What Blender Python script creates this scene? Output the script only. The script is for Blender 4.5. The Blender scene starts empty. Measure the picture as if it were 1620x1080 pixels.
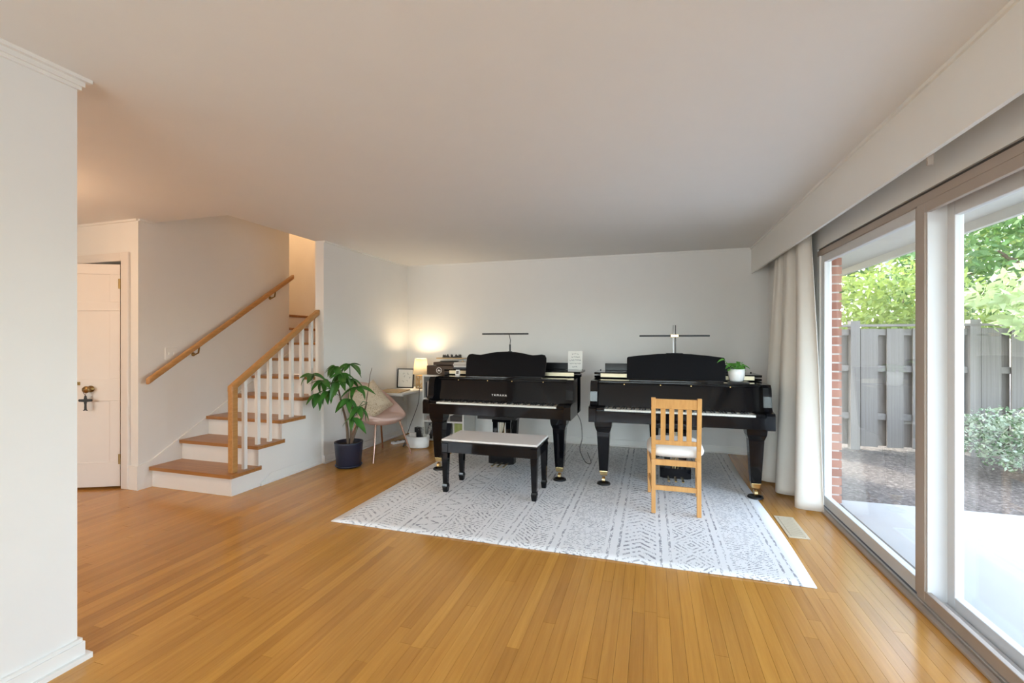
import bpy, bmesh, math, random
from mathutils import Vector, Matrix, noise
C = bpy.context.scene.collection
SC = bpy.context.scene
PI = math.pi
R = math.radians

# ------------------------------------------------------------------ camera
cam = bpy.data.cameras.new('camera'); cam.lens = 16.0; cam.sensor_width = 36.0
cam.clip_start = 0.05; cam.clip_end = 200
camo = bpy.data.objects.new('camera', cam); C.objects.link(camo)
camo.location = (0, 0, 1.325); camo.rotation_euler = (R(90), 0, R(17.0))
SC.camera = camo

# ------------------------------------------------------------------ sky, sun, window daylight, exposure
w = bpy.data.worlds.new('sky'); SC.world = w; w.use_nodes = True
nt = w.node_tree; nt.nodes.clear()
wo = nt.nodes.new('ShaderNodeOutputWorld'); wb = nt.nodes.new('ShaderNodeBackground')
sky = nt.nodes.new('ShaderNodeTexSky'); sky.sky_type = 'NISHITA'; sky.sun_disc = False
sky.sun_elevation = R(48); sky.sun_rotation = R(-42); sky.air_density = 1.0; sky.dust_density = 2.0
hz = nt.nodes.new('ShaderNodeHueSaturation'); hz.inputs['Saturation'].default_value = .65
nt.links.new(sky.outputs[0], hz.inputs['Color']); nt.links.new(hz.outputs[0], wb.inputs[0]); nt.links.new(wb.outputs[0], wo.inputs[0])
wb.inputs[1].default_value = 1.5

def light(name, kind, loc, rot, energy, color, **kw):
    l = bpy.data.lights.new(name, kind); l.energy = energy; l.color = color
    for k, v in kw.items(): setattr(l, k, v)
    o = bpy.data.objects.new(name, l); C.objects.link(o); o.location = loc; o.rotation_euler = rot
    return o
def aim(o, d):
    o.rotation_euler = Vector(d).to_track_quat('-Z', 'Y').to_euler()
sun = light('sun', 'SUN', (5, 12, 9), (0, 0, 0), 3.0, (1.0, .94, .82), angle=R(.6)); aim(sun, (.50, -.55, -.75))
# area lamps for window daylight behind the camera; the hall one is added fill
a1 = light('hall_fill_light', 'AREA', (-4.35, -3.25, 1.4), (0, 0, 0), 45, (1.0, .95, .88), shape='RECTANGLE', size=1.6, size_y=1.5); aim(a1, (0, 1, 0))
a2 = light('daylight_rear_window', 'AREA', (-.4, -3.25, 1.45), (0, 0, 0), 84, (.82, .92, 1.0), shape='RECTANGLE', size=3.0, size_y=1.6); aim(a2, (0, 1, 0))
vs = SC.view_settings; vs.view_transform = 'Standard'; vs.look = 'None'; vs.gamma = 1.0
vs.use_curve_mapping = False; vs.exposure = 0.70
SC.cycles.max_bounces = 10; SC.cycles.diffuse_bounces = 6; SC.cycles.transparent_max_bounces = 24
SC.cycles.sample_clamp_indirect = 6.0

# ------------------------------------------------------------------ material helpers
class NT:
    def __init__(s, name):
        s.m = bpy.data.materials.new(name); s.m.use_nodes = True; s.t = s.m.node_tree
        s.b = s.t.nodes['Principled BSDF']; s.out = s.t.nodes['Material Output']
    def node(s, typ, **kw):
        n = s.t.nodes.new(typ)
        for k, v in kw.items(): setattr(n, k, v)
        return n
    def link(s, a, b): s.t.links.new(a, b)
    def val(s, sock, v):
        if isinstance(v, (int, float)): sock.default_value = v
        elif isinstance(v, tuple): sock.default_value = v
        else: s.link(v, sock)
    def math(s, op, a, b=0.0, c=None):
        n = s.node('ShaderNodeMath', operation=op); s.val(n.inputs[0], a); s.val(n.inputs[1], b)
        if c is not None: s.val(n.inputs[2], c)
        return n.outputs[0]
    def mix(s, f, a, b):
        n = s.node('ShaderNodeMix', data_type='RGBA'); s.val(n.inputs[0], f); s.val(n.inputs[6], a); s.val(n.inputs[7], b)
        return n.outputs[2]
    def noise(s, vec, scale, detail=2.0, rough=.5):
        n = s.node('ShaderNodeTexNoise'); n.inputs['Scale'].default_value = scale; n.inputs['Detail'].default_value = detail
        n.inputs['Roughness'].default_value = rough
        if vec is not None: s.link(vec, n.inputs['Vector'])
        return n.outputs['Fac']
    def coord(s, which='Object'): return s.node('ShaderNodeTexCoord').outputs[which]
    def pos(s): return s.node('ShaderNodeNewGeometry').outputs['Position']
    def scale(s, vec, v):
        n = s.node('ShaderNodeVectorMath', operation='MULTIPLY'); s.link(vec, n.inputs[0]); n.inputs[1].default_value = v
        return n.outputs[0]
    def ramp(s, f, stops):
        n = s.node('ShaderNodeValToRGB'); s.link(f, n.inputs[0]); e = n.color_ramp.elements
        while len(e) < len(stops): e.new(.5)
        for i, (p, c) in enumerate(stops): e[i].position = p; e[i].color = (*c, 1)
        return n.outputs[0]
    def bump(s, h, strength=.2, dist=.01):
        n = s.node('ShaderNodeBump'); n.inputs['Strength'].default_value = strength; n.inputs['Distance'].default_value = dist
        s.link(h, n.inputs['Height']); s.link(n.outputs[0], s.b.inputs['Normal'])
    def set(s, color=None, rough=None, metal=None, spec=None, coat=None):
        if color is not None: s.val(s.b.inputs['Base Color'], (*color, 1) if isinstance(color, tuple) and len(color) == 3 else color)
        if rough is not None: s.val(s.b.inputs['Roughness'], rough)
        if metal is not None: s.b.inputs['Metallic'].default_value = metal
        if spec is not None: s.b.inputs['Specular IOR Level'].default_value = spec
        if coat is not None: s.b.inputs['Coat Weight'].default_value = coat; s.b.inputs['Coat Roughness'].default_value = .05
        return s.m
def plain(name, col, rough=.5, metal=0.0, var=.06, scale=6.0, bump=0.0, bscale=120.0, spec=None):
    n = NT(name); p = n.coord(); f = n.noise(p, scale, 3)
    d = tuple(max(0, c * (1 - var)) for c in col); l = tuple(min(1, c * (1 + var)) for c in col)
    n.set(n.mix(f, (*d, 1), (*l, 1)), rough, metal, spec)
    if bump: n.bump(n.noise(p, bscale, 2), bump, .002)
    return n.m
def wood(name, c1, c2, axis=1, rough=.35, rnd=False, sc=1.0):
    n = NT(name); p = n.pos() if rnd else n.coord()
    v = [45.0 * sc] * 3; v[axis] = 2.2 * sc
    sv = n.scale(p, tuple(v))
    g = n.noise(sv, 1.0, 6, .62)
    col = n.ramp(g, [(.28, c1), (.72, c2)])
    if rnd:
        oi = n.node('ShaderNodeObjectInfo').outputs['Random']; at = n.node('ShaderNodeAttribute', attribute_name='rnd').outputs['Fac']
        r = n.math('FRACT', n.math('ADD', oi, at))
        tint = n.ramp(r, [(0, (.72, .64, .56)), (.25, (.92, .88, .84)), (.6, (1.0, .98, .92)), (.9, (1.1, 1.08, 1.0)), (1, (1.25, 1.3, 1.3))])
        mm = n.node('ShaderNodeMix', data_type='RGBA', blend_type='MULTIPLY'); mm.inputs[0].default_value = .62
        n.link(col, mm.inputs[6]); n.link(tint, mm.inputs[7]); col = mm.outputs[2]
    n.set(col, rough)
    n.bump(g, .05, .002)
    return n.m
def emis(name, col, st):
    n = NT(name); n.set(col, .6); n.b.inputs['Emission Color'].default_value = (*col, 1); n.b.inputs['Emission Strength'].default_value = st
    return n.m
def leafmat(name, c1, c2, trans=.35, rough=.4, scale=3.0):
    n = NT(name); oi = n.node('ShaderNodeObjectInfo').outputs['Random']
    f = n.math('FRACT', n.math('ADD', n.noise(n.pos(), scale, 3), n.math('MULTIPLY', oi, .5)))
    col = n.mix(f, (*c1, 1), (*c2, 1)); n.set(col, rough)
    tr = n.node('ShaderNodeBsdfTranslucent'); n.link(col, tr.inputs[0])
    mx = n.node('ShaderNodeMixShader'); mx.inputs[0].default_value = trans
    n.link(n.b.outputs[0], mx.inputs[1]); n.link(tr.outputs[0], mx.inputs[2]); n.link(mx.outputs[0], n.out.inputs[0])
    return n.m
def glassmat(name):
    n = NT(name); lw = n.node('ShaderNodeLayerWeight'); lw.inputs[0].default_value = .5
    fac = n.math('ADD', .045, n.math('MULTIPLY', n.math('POWER', lw.outputs['Facing'], 5), .6))
    tr = n.node('ShaderNodeBsdfTransparent'); tr.inputs[0].default_value = (.95, .97, .96, 1)
    gl = n.node('ShaderNodeBsdfGlossy'); gl.inputs['Roughness'].default_value = .02
    mx = n.node('ShaderNodeMixShader'); n.link(fac, mx.inputs[0]); n.link(tr.outputs[0], mx.inputs[1]); n.link(gl.outputs[0], mx.inputs[2])
    n.link(mx.outputs[0], n.out.inputs[0]); return n.m

M = {}
M['wall'] = plain('wall_paint', (.80, .79, .765), .7, var=.015, bump=.05, bscale=90)
M['ceil'] = plain('ceiling_paint', (.80, .79, .775), .8, var=.015, bump=.05, bscale=90)
M['white'] = plain('white_trim_paint', (.82, .81, .78), .4, var=.015)
M['door'] = plain('door_paint', (.76, .72, .68), .45, var=.02)
M['oak'] = wood('oak_floor', (.47, .215, .040), (.585, .290, .060), 1, .20, rnd=True)
M['oakdark'] = plain('subfloor', (.10, .045, .015), .8)
M['stairoak'] = wood('stair_oak', (.30, .125, .035), (.45, .21, .065), 0, .32)
M['railoak'] = wood('rail_oak', (.40, .19, .055), (.55, .29, .10), 1, .35)
M['chairwood'] = wood('chair_beech', (.50, .235, .065), (.64, .34, .11), 2, .38)
M['ebony'] = plain('black_polish', (.003, .003, .004), .06, var=.2, spec=.32)
M['satin'] = plain('black_satin', (.005, .005, .006), .28, var=.2, spec=.3)
M['deskblack'] = plain('desk_black', (.005, .005, .006), .40, var=.2, spec=.1)
M['ivory'] = plain('white_key', (.83, .80, .71), .25, var=.02)
M['brass'] = plain('brass', (.78, .58, .28), .25, 1.0, var=.08)
M['palebrass'] = plain('pale_brass', (.70, .62, .44), .5, 1.0, var=.08)
M['antique'] = plain('antique_brass', (.33, .22, .09), .35, 1.0, var=.1)
M['steel'] = plain('brushed_steel', (.62, .61, .60), .3, 1.0, var=.08)
M['copper'] = plain('rose_metal', (.66, .43, .34), .22, 1.0, var=.06)
M['lettering'] = plain('metal_lettering', (.85, .83, .78), .4, var=.02)
M['cream'] = plain('cream_vinyl', (.76, .715, .67), .5, var=.03, bump=.08, bscale=200)
M['seatpad'] = plain('seat_linen', (.80, .765, .72), .85, var=.04, bump=.15, bscale=320)
M['pink'] = plain('pink_velvet', (.70, .51, .45), .85, var=.06, scale=12, bump=.1, bscale=260)
M['curtain'] = plain('beige_curtain', (.74, .705, .64), .9, var=.03, bump=.2, bscale=500)
M['alu'] = plain('bronze_frame', (.42, .35, .295), .45, var=.04)
M['alulight'] = plain('pale_frame', (.66, .66, .66), .4, var=.03)
M['track_gap'] = plain('dark_track_gap', (.06, .05, .045), .5)
M['glass'] = glassmat('window_glass')
M['navy'] = plain('navy_ceramic', (.010, .014, .032), .38, var=.1)
M['soil'] = plain('potting_soil', (.035, .022, .014), .95, var=.4, scale=60)
M['leaf'] = leafmat('tree_leaf', (.020, .085, .014), (.055, .19, .030), .18, .35)
M['leaf2'] = leafmat('pothos_leaf', (.09, .34, .04), (.20, .52, .09), .25, .35)
M['bark'] = plain('bark', (.13, .085, .055), .85, var=.3, scale=30)
M['whitepot'] = plain('white_ceramic', (.86, .85, .82), .3, var=.01)
M['black'] = plain('black_plastic', (.012, .012, .013), .4, var=.2)
M['paper'] = plain('paper', (.84, .82, .76), .8, var=.02)
M['ink'] = plain('ink', (.05, .05, .055), .7)
M['tan'] = wood('tan_board', (.52, .34, .16), (.66, .47, .25), 0, .5)
M['darkwood'] = wood('dark_walnut', (.045, .024, .014), (.085, .048, .028), 0, .45)
M['concrete'] = plain('patio_concrete', (.42, .415, .40), .85, var=.05, scale=3, bump=.1, bscale=80)
M['fence'] = wood('weathered_fence', (.20, .175, .155), (.31, .275, .25), 2, .85)
M['mortar'] = plain('mortar', (.55, .50, .46), .9)
M['vent'] = plain('vent_enamel', (.66, .56, .40), .4, var=.02)
M['soffit'] = plain('soffit_paint', (.62, .61, .55), .7, var=.02)
def brickmat():
    n = NT('red_brick'); oi = n.node('ShaderNodeObjectInfo').outputs['Random']
    c = n.ramp(oi, [(0, (.26, .10, .065)), (.5, (.36, .15, .10)), (1, (.42, .21, .15))]); n.set(c, .9)
    n.bump(n.noise(n.coord(), 60, 3), .3, .003); return n.m
M['brick'] = brickmat()
def dirtmat():
    n = NT('leaf_litter'); p = n.pos()
    c = n.ramp(n.noise(p, 28, 6, .7), [(.35, (.045, .036, .030)), (.55, (.14, .115, .10)), (.72, (.36, .32, .29))]); n.set(c, .95)
    n.bump(n.noise(p, 40, 4), .6, .02); return n.m
M['dirt'] = dirtmat()

def rugmat():
    n = NT('woven_rug'); p = n.coord(); sp = n.node('ShaderNodeSeparateXYZ'); n.link(p, sp.inputs[0])
    wob = n.math('MULTIPLY', n.math('SUBTRACT', n.noise(p, 14, 3), .5), .018)
    u = n.math('ADD', sp.outputs[0], wob); v = n.math('ADD', sp.outputs[1], wob)
    total = None
    def inband(a, b): return n.math('MULTIPLY', n.math('GREATER_THAN', u, a), n.math('LESS_THAN', u, b))
    def tri(x, per): return n.math('MULTIPLY', n.math('PINGPONG', x, per / 2), 2 / per)       # 0..1
    def near(x, wd): return n.math('LESS_THAN', n.math('ABSOLUTE', x), wd)
    def add(m):
        nonlocal total
        total = m if total is None else n.math('MAXIMUM', total, m)
    # (start, width, kind) of the bands across the rug
    bands = [(-1.50, .20, 'chev'), (-1.27, .05, 'lines'), (-1.20, .17, 'hatch'), (-1.00, .07, 'lines'), (-.92, .15, 'zig'), (-.75, .04, 'lines'),
             (-.70, .24, 'diam'), (-.44, .04, 'lines'), (-.39, .12, 'hatch'), (-.26, .06, 'lines'), (-.18, .22, 'arrow'), (.06, .07, 'lines'),
             (.15, .26, 'zig2'), (.43, .08, 'lines'), (.53, .20, 'chev'), (.75, .07, 'lines'), (.84, .22, 'diam'), (1.08, .06, 'lines'), (1.16, .24, 'zig2'), (1.42, .06, 'lines')]
    for a, wd, k in bands:
        q = n.math('DIVIDE', n.math('SUBTRACT', u, a), wd)      # 0..1 across the band
        if k == 'lines':
            m = n.math('GREATER_THAN', n.math('ABSOLUTE', n.math('SUBTRACT', q, .5)), .28)
        elif k == 'zig':
            m = near(n.math('SUBTRACT', q, tri(v, .14)), .13)
        elif k == 'zig2':
            m = near(n.math('SUBTRACT', n.math('PINGPONG', n.math('MULTIPLY', n.math('SUBTRACT', q, tri(v, .30)), 3.0), .5), .25), .10)
        elif k == 'chev':
            t = n.math('ADD', v, n.math('MULTIPLY', n.math('ABSOLUTE', n.math('SUBTRACT', q, .5)), .16))
            m = n.math('LESS_THAN', n.math('FRACT', n.math('DIVIDE', t, .062)), .36)
        elif k == 'hatch':
            t = n.math('ADD', v, n.math('MULTIPLY', q, .04))
            m = n.math('LESS_THAN', n.math('FRACT', n.math('DIVIDE', t, .036)), .34)
            m = n.math('MULTIPLY', m, n.math('LESS_THAN', n.math('ABSOLUTE', n.math('SUBTRACT', q, .5)), .40))
        else:
            d = n.math('ADD', n.math('MULTIPLY', n.math('ABSOLUTE', n.math('SUBTRACT', q, .5)), 2.0), n.math('SUBTRACT', 1.0, tri(v, .26)))
            if k == 'arrow': d = n.math('SUBTRACT', n.math('MULTIPLY', n.math('ABSOLUTE', n.math('SUBTRACT', q, .5)), 2.0), n.math('MULTIPLY', n.math('FRACT', n.math('DIVIDE', v, .12)), 1.0))
            m = near(n.math('SUBTRACT', n.math('PINGPONG', d, .36), .18), .075)
        add(n.math('MULTIPLY', m, inband(a, a + wd)))
    worn = n.math('GREATER_THAN', n.noise(n.scale(p, (60, 30, 60)), 1.0, 3, .7), .50)
    worn2 = n.noise(p, 5, 2)
    f = n.math('MULTIPLY', n.math('MULTIPLY', total, worn), n.math('ADD', .35, worn2))
    base = n.mix(n.noise(p, 140, 2), (.78, .78, .78, 1), (.86, .86, .85, 1))
    n.set(n.mix(f, base, (.30, .30, .32, 1)), .95)
    n.bump(n.noise(p, 260, 2), .3, .003)
    return n.m
M['rug'] = rugmat()

# ------------------------------------------------------------------ mesh helpers
class MB:
    def __init__(s): s.v = []; s.f = []; s.sm = []
    def poly(s, vs, fs, smooth=False):
        o = len(s.v); s.v += [tuple(p) for p in vs]; s.f += [tuple(o + i for i in f) for f in fs]; s.sm += [smooth] * len(fs); return s
    def box(s, x0, x1, y0, y1, z0, z1):
        return s.poly([(x0, y0, z0), (x1, y0, z0), (x1, y1, z0), (x0, y1, z0), (x0, y0, z1), (x1, y0, z1), (x1, y1, z1), (x0, y1, z1)],
                      [(3, 2, 1, 0), (4, 5, 6, 7), (0, 1, 5, 4), (1, 2, 6, 5), (2, 3, 7, 6), (3, 0, 4, 7)])
    def hexa(s, b, t):   # 4 bottom points, 4 top points
        return s.poly(list(b) + list(t), [(3, 2, 1, 0), (4, 5, 6, 7), (0, 1, 5, 4), (1, 2, 6, 5), (2, 3, 7, 6), (3, 0, 4, 7)])
    def taper(s, cx, cy, z0, w0, d0, z1, w1, d1, cx1=None, cy1=None):
        cx1 = cx if cx1 is None else cx1; cy1 = cy if cy1 is None else cy1
        q = lambda x, y, w, d, z: [(x - w / 2, y - d / 2, z), (x + w / 2, y - d / 2, z), (x + w / 2, y + d / 2, z), (x - w / 2, y + d / 2, z)]
        return s.hexa(q(cx, cy, w0, d0, z0), q(cx1, cy1, w1, d1, z1))
    def prism(s, pts, axis, a, b, smooth=False):
        # pts in the plane of the other two axes (in x,y,z order), extruded along axis from a to b
        def mk(p, h):
            return {0: (h, p[0], p[1]), 1: (p[0], h, p[1]), 2: (p[0], p[1], h)}[axis]
        n = len(pts); vs = [mk(p, a) for p in pts] + [mk(p, b) for p in pts]
        s.poly(vs, [tuple(range(n))[::-1], tuple(range(n, 2 * n))])
        return s.poly(vs, [(i, (i + 1) % n, n + (i + 1) % n, n + i) for i in range(n)], smooth)
    def tube(s, path, r, seg=8, caps=True):
        path = [Vector(p) for p in path]; n = len(path); rs = r if isinstance(r, (list, tuple)) else [r] * n
        t0 = (path[1] - path[0]).normalized(); up = Vector((0, 0, 1)) if abs(t0.z) < .9 else Vector((1, 0, 0))
        a = t0.cross(up).normalized(); vs = []
        for i, p in enumerate(path):
            t = (path[min(i + 1, n - 1)] - path[max(i - 1, 0)]).normalized()
            a = (a - t * a.dot(t)).normalized(); b = t.cross(a)
            for k in range(seg):
                an = 2 * PI * k / seg; vs.append(p + (a * math.cos(an) + b * math.sin(an)) * rs[i])
        fs = [(i * seg + k, i * seg + (k + 1) % seg, (i + 1) * seg + (k + 1) % seg, (i + 1) * seg + k) for i in range(n - 1) for k in range(seg)]
        s.poly(vs, fs, True)
        if caps: s.poly(vs[:seg], [tuple(range(seg))[::-1]]); s.poly(vs[-seg:], [tuple(range(seg))])
        return s
    def lathe(s, prof, cx=0, cy=0, seg=24, sx=1.0, sy=1.0, smooth=True, caps=True):
        vs = [(cx + r * sx * math.cos(2 * PI * k / seg), cy + r * sy * math.sin(2 * PI * k / seg), z) for r, z in prof for k in range(seg)]
        fs = [(i * seg + k, i * seg + (k + 1) % seg, (i + 1) * seg + (k + 1) % seg, (i + 1) * seg + k) for i in range(len(prof) - 1) for k in range(seg)]
        s.poly(vs, fs, smooth)
        if not caps: return s
        if prof[0][0] > 1e-5: s.poly(vs[:seg], [tuple(range(seg))[::-1]])
        if prof[-1][0] > 1e-5: s.poly(vs[-seg:], [tuple(range(seg))])
        return s
    def grid(s, fn, nu, nv, smooth=True, closeu=False):
        vs = [fn(i / nu, j / nv) for j in range(nv + 1) for i in range(nu + (0 if closeu else 1))]
        wd = nu if closeu else nu + 1
        fs = [(j * wd + i, j * wd + (i + 1) % wd, (j + 1) * wd + (i + 1) % wd, (j + 1) * wd + i) for j in range(nv) for i in range(nu)]
        return s.poly(vs, fs, smooth)
    def mesh(s, name, mat, fixn=True):
        me = bpy.data.meshes.new(name); me.from_pydata(s.v, [], s.f)
        for p, q in zip(me.polygons, s.sm): p.use_smooth = q
        if fixn:
            bm = bmesh.new(); bm.from_mesh(me); bmesh.ops.recalc_face_normals(bm, faces=bm.faces[:]); bm.to_mesh(me); bm.free()
        me.materials.append(M[mat] if isinstance(mat, str) else mat); me.update(); return me
    def build(s, name, mat, parent=None, loc=(0, 0, 0), rot=(0, 0, 0), bevel=0.0, solid=0.0, fixn=True, sub=0):
        o = bpy.data.objects.new(name, s.mesh(name, mat, fixn)); C.objects.link(o); o.parent = parent; o.location = loc; o.rotation_euler = rot
        if solid:
            m = o.modifiers.new('solid', 'SOLIDIFY'); m.thickness = solid; m.offset = 0
        if bevel:
            m = o.modifiers.new('bevel', 'BEVEL'); m.width = bevel; m.segments = 2; m.limit_method = 'ANGLE'; m.angle_limit = R(40)
        if sub:
            m = o.modifiers.new('sub', 'SUBSURF'); m.levels = sub; m.render_levels = sub
        return o
def tag(o, label=None, cat=None, group=None, kind=None):
    for k, v in (('label', label), ('category', cat), ('group', group), ('kind', kind)):
        if v: o[k] = v
    return o
def empty(name, loc=(0, 0, 0), rz=0.0):
    o = bpy.data.objects.new(name, None); C.objects.link(o); o.location = loc; o.rotation_euler = (0, 0, rz); o.empty_display_size = .1; return o
def box(name, mat, x0, x1, y0, y1, z0, z1, parent=None, bevel=0.0):
    return MB().box(x0, x1, y0, y1, z0, z1).build(name, mat, parent, bevel=bevel)
def struct(name, mb, mat, label, cat, **kw):
    return tag(mb.build(name, mat, **kw), label, cat, kind='structure')
def copyobj(o, parent, loc=None, rot=None, scale=None):
    c = o.copy(); C.objects.link(c); c.parent = parent
    if loc is not None: c.location = loc
    if rot is not None: c.rotation_euler = rot
    if scale is not None: c.scale = scale
    return c
def curve(pts, k=8, closed=False):     # Catmull-Rom
    n = len(pts); out = []
    rng = range(n if closed else n - 1)
    for i in rng:
        g = lambda j: Vector(pts[j % n] if closed else pts[max(0, min(n - 1, j))])
        p0, p1, p2, p3 = g(i - 1), g(i), g(i + 1), g(i + 2)
        for q in range(k):
            t = q / k
            out.append(.5 * ((2 * p1) + (p2 - p0) * t + (2 * p0 - 5 * p1 + 4 * p2 - p3) * t * t + (3 * p1 - p0 - 3 * p2 + p3) * t ** 3))
    if not closed: out.append(Vector(pts[-1]))
    return [tuple(p) for p in out]

HC = 2.42            # ceiling height
XL, XS, XH = -3.40, -3.43, -4.38     # living-room left wall, stair side, stair inner wall
YB = 5.90            # back wall
G, RI, Y0 = .277, .1875, 3.02        # stair going, rise, first riser

# ------------------------------------------------------------------ floor with its planks
floor = struct('floor', MB().box(-6.5, 1.30, -3.2, YB, -.10, -.013), 'oakdark', 'honey oak strip floor of the living room', 'floor')
unit = MB().box(-.5, .5, -.5, .5, -.012, 0).mesh('floor_plank', 'oak')
rng = random.Random(4)
PW = .0572; planks = []
ix = 0; x = 1.285
while x > -6.45:
    y = -3.2 - rng.random() * 1.5
    while y < YB:
        L = rng.choice([.7, 1.0, 1.3, 1.6, 1.9, 2.3]) + rng.random() * .2
        a, b = max(y, -3.19), min(y + L, YB - .003)
        if b - a > .03 and not (x < -4.5 and a > 2.9): planks.append((x - PW / 2, a, b))
        y += L
    x -= PW
def plank_size(p):
    px, a, b = p; ym = max(a, 1.0)
    if b < 1.05: return 0
    ym = min(max(ym, .6), b); Z = .956 * (ym + b) / 2 - .292 * px; X = .956 * px + .292 * (ym + b) / 2
    if Z < .3 or abs(X / Z) > 1.25 or px < -4.6: return 0
    if -2.2 < px < .83 and ym > 2.9: return .001
    return (b - ym) / Z ** 3
planks.sort(key=plank_size, reverse=True)
for i, (px, a, b) in enumerate(planks[:300]):
    o = bpy.data.objects.new('floor_plank', unit); C.objects.link(o); o.parent = floor
    o.location = (px, (a + b) / 2, 0); o.scale = (PW - .0009, b - a - .0012, 1)
mb = MB(); rn = []
for px, a, b in planks[300:]:
    mb.box(px - PW / 2 + .0005, px + PW / 2 - .0005, a + .0006, b - .0006, -.012, 0); rn += [rng.random()] * 6
rest = mb.build('floor_planks', 'oak', floor, fixn=False); rest['kind'] = 'stuff'
at = rest.data.attributes.new('rnd', 'FLOAT', 'FACE')
for i, r_ in enumerate(rn): at.data[i].value = r_

# ------------------------------------------------------------------ walls and ceiling
struct('ceiling', MB().box(-3.45, 1.6, -3.3, YB + .1, HC, HC + .12).box(-6.6, -3.45, -3.3, 3.05, HC, HC + .12), 'ceil', 'plain white ceiling with an opening over the stairs', 'ceiling')
struct('wall_back', MB().box(-3.52, 1.6, YB, YB + .12, -.1, HC), 'wall', 'off-white back wall behind the two pianos', 'wall')
struct('wall_left', MB().box(-3.51, XL, Y0 + 4 * G, YB, -.1, HC), 'wall', 'off-white left wall beside the staircase', 'wall')
struct('wall_upper', MB().box(-3.51, -3.45, 3.05, 5.75, HC, 4.3).box(-4.5, -3.45, 2.93, 3.05, HC + .12, 4.3).box(-6.0, -3.45, 2.93, 5.8, 4.3, 4.4), 'wall', 'upper stairwell wall above the ceiling opening', 'wall')
struct('wall_stairs', MB().box(XH - .12, XH, 2.91, Y0 + 6 * G, -.1, 4.3), 'wall', 'white wall carrying the wooden handrail', 'wall')
struct('wall_landing', MB().box(-6.0, -3.51, 5.68, 5.80, 1.0, 4.3).box(-6.1, -6.0, 4.5, 5.8, 1.0, 4.3).box(-6.1, -4.5, 4.5, 4.62, 1.0, 4.3), 'wall', 'warm-lit wall at the back of the stair landing', 'wall')
struct('wall_hall', MB().box(-6.5, -5.32, 2.91, 3.03, -.1, HC).box(-5.32, -4.565, 2.91, 3.03, 2.05, HC).box(-4.565, XH - .12, 2.91, 3.03, -.1, HC)
       .box(-5.6, -4.5, 3.7, 3.75, -.1, HC).box(-6.6, -4.4, 3.05, 3.75, HC, HC + .1).box(-5.7, -5.6, 3.03, 3.75, -.1, HC).box(-6.6, -6.5, -3.3, 3.1, -.1, HC), 'wall', 'peach-lit hall wall around the panel door', 'wall')
struct('wall_near', MB().box(-2.42, -2.28, -3.2, 1.28, -.1, HC), 'wall', 'white wall end at the left edge in the foreground', 'wall')
struct('wall_front', MB().box(-6.5, -5.15, -3.3, -3.2, -.1, HC).box(-5.15, -3.55, -3.3, -3.2, -.1, .65).box(-5.15, -3.55, -3.3, -3.2, 2.15, HC).box(-3.55, -1.9, -3.3, -3.2, -.1, HC).box(1.1, 1.6, -3.3, -3.2, -.1, HC).box(-1.9, 1.1, -3.3, -3.2, -.1, .65).box(-1.9, 1.1, -3.3, -3.2, 2.25, HC), 'wall', 'wall behind the camera with a window', 'wall')
DY0, DY1 = 1.45, 4.29      # sliding door opening
struct('wall_right', MB().box(1.30, 1.40, DY1, YB, -.1, HC).box(1.30, 1.46, DY0, DY1, 2.075, HC).box(1.30, 1.46, -3.3, DY0, -.1, HC), 'wall', 'right wall holding the sliding glass door', 'wall')
# trim
def molding(name, x0, x1, y0, y1, label, prof):  # prof: list of (protrude, z) about a wall face, running along x or y
    return None
struct('baseboard_back', MB().box(XL, 1.30, YB - .014, YB, 0, .085).box(XL, 1.30, YB - .026, YB, 0, .018), 'white', 'white baseboard along the back wall', 'baseboard')
struct('baseboard_left', MB().box(XL, XL + .014, Y0 + 4 * G, YB, 0, .085).box(XL, XL + .026, Y0 + 4 * G, YB, 0, .018), 'white', 'white baseboard along the left wall behind the plant', 'baseboard')
struct('baseboard_near', MB().box(-2.42, -2.262, -3.2, 1.298, 0, .075).box(-2.42, -2.268, -3.2, 1.292, .075, .09).box(-2.42, -2.245, -3.2, 1.315, 0, .022), 'white', 'white baseboard of the foreground wall end', 'baseboard')
struct('baseboard_right', MB().box(1.286, 1.30, DY1 + .02, YB, 0, .085), 'white', 'white baseboard behind the curtain', 'baseboard')
struct('trim_crown', MB().box(-2.44, -2.262, -3.2, 1.298, HC - .035, HC).box(-2.44, -2.245, -3.2, 1.315, HC - .015, HC).box(-2.44, -2.27, -3.2, 1.29, HC - .05, HC - .035), 'white', 'white crown moulding on the foreground wall', 'trim')
struct('trim_back', MB().box(XL, 1.30, YB - .016, YB, HC - .016, HC).box(XL, XL + .016, Y0 + 4 * G, YB, HC - .016, HC), 'white', 'thin white moulding between back wall and ceiling', 'trim')
struct('trim_hall', MB().box(-6.4, XH, 2.894, 2.91, HC - .018, HC).box(XH, XH + .016, 2.91, 3.05, HC - .018, HC), 'white', 'thin moulding above the hall door', 'trim')
val = struct('trim_valance', MB().box(1.118, 1.138, -3.2, YB, 2.118, HC), 'white', 'long white valance board above the sliding door', 'valance')
box('valance_top_bead', 'white', 1.104, 1.118, -3.2, YB, HC - .016, HC, val)
MB().box(1.138, 1.158, 2.393, 2.407, 2.085, 2.135).build('bracket', 'alu', val)
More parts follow.
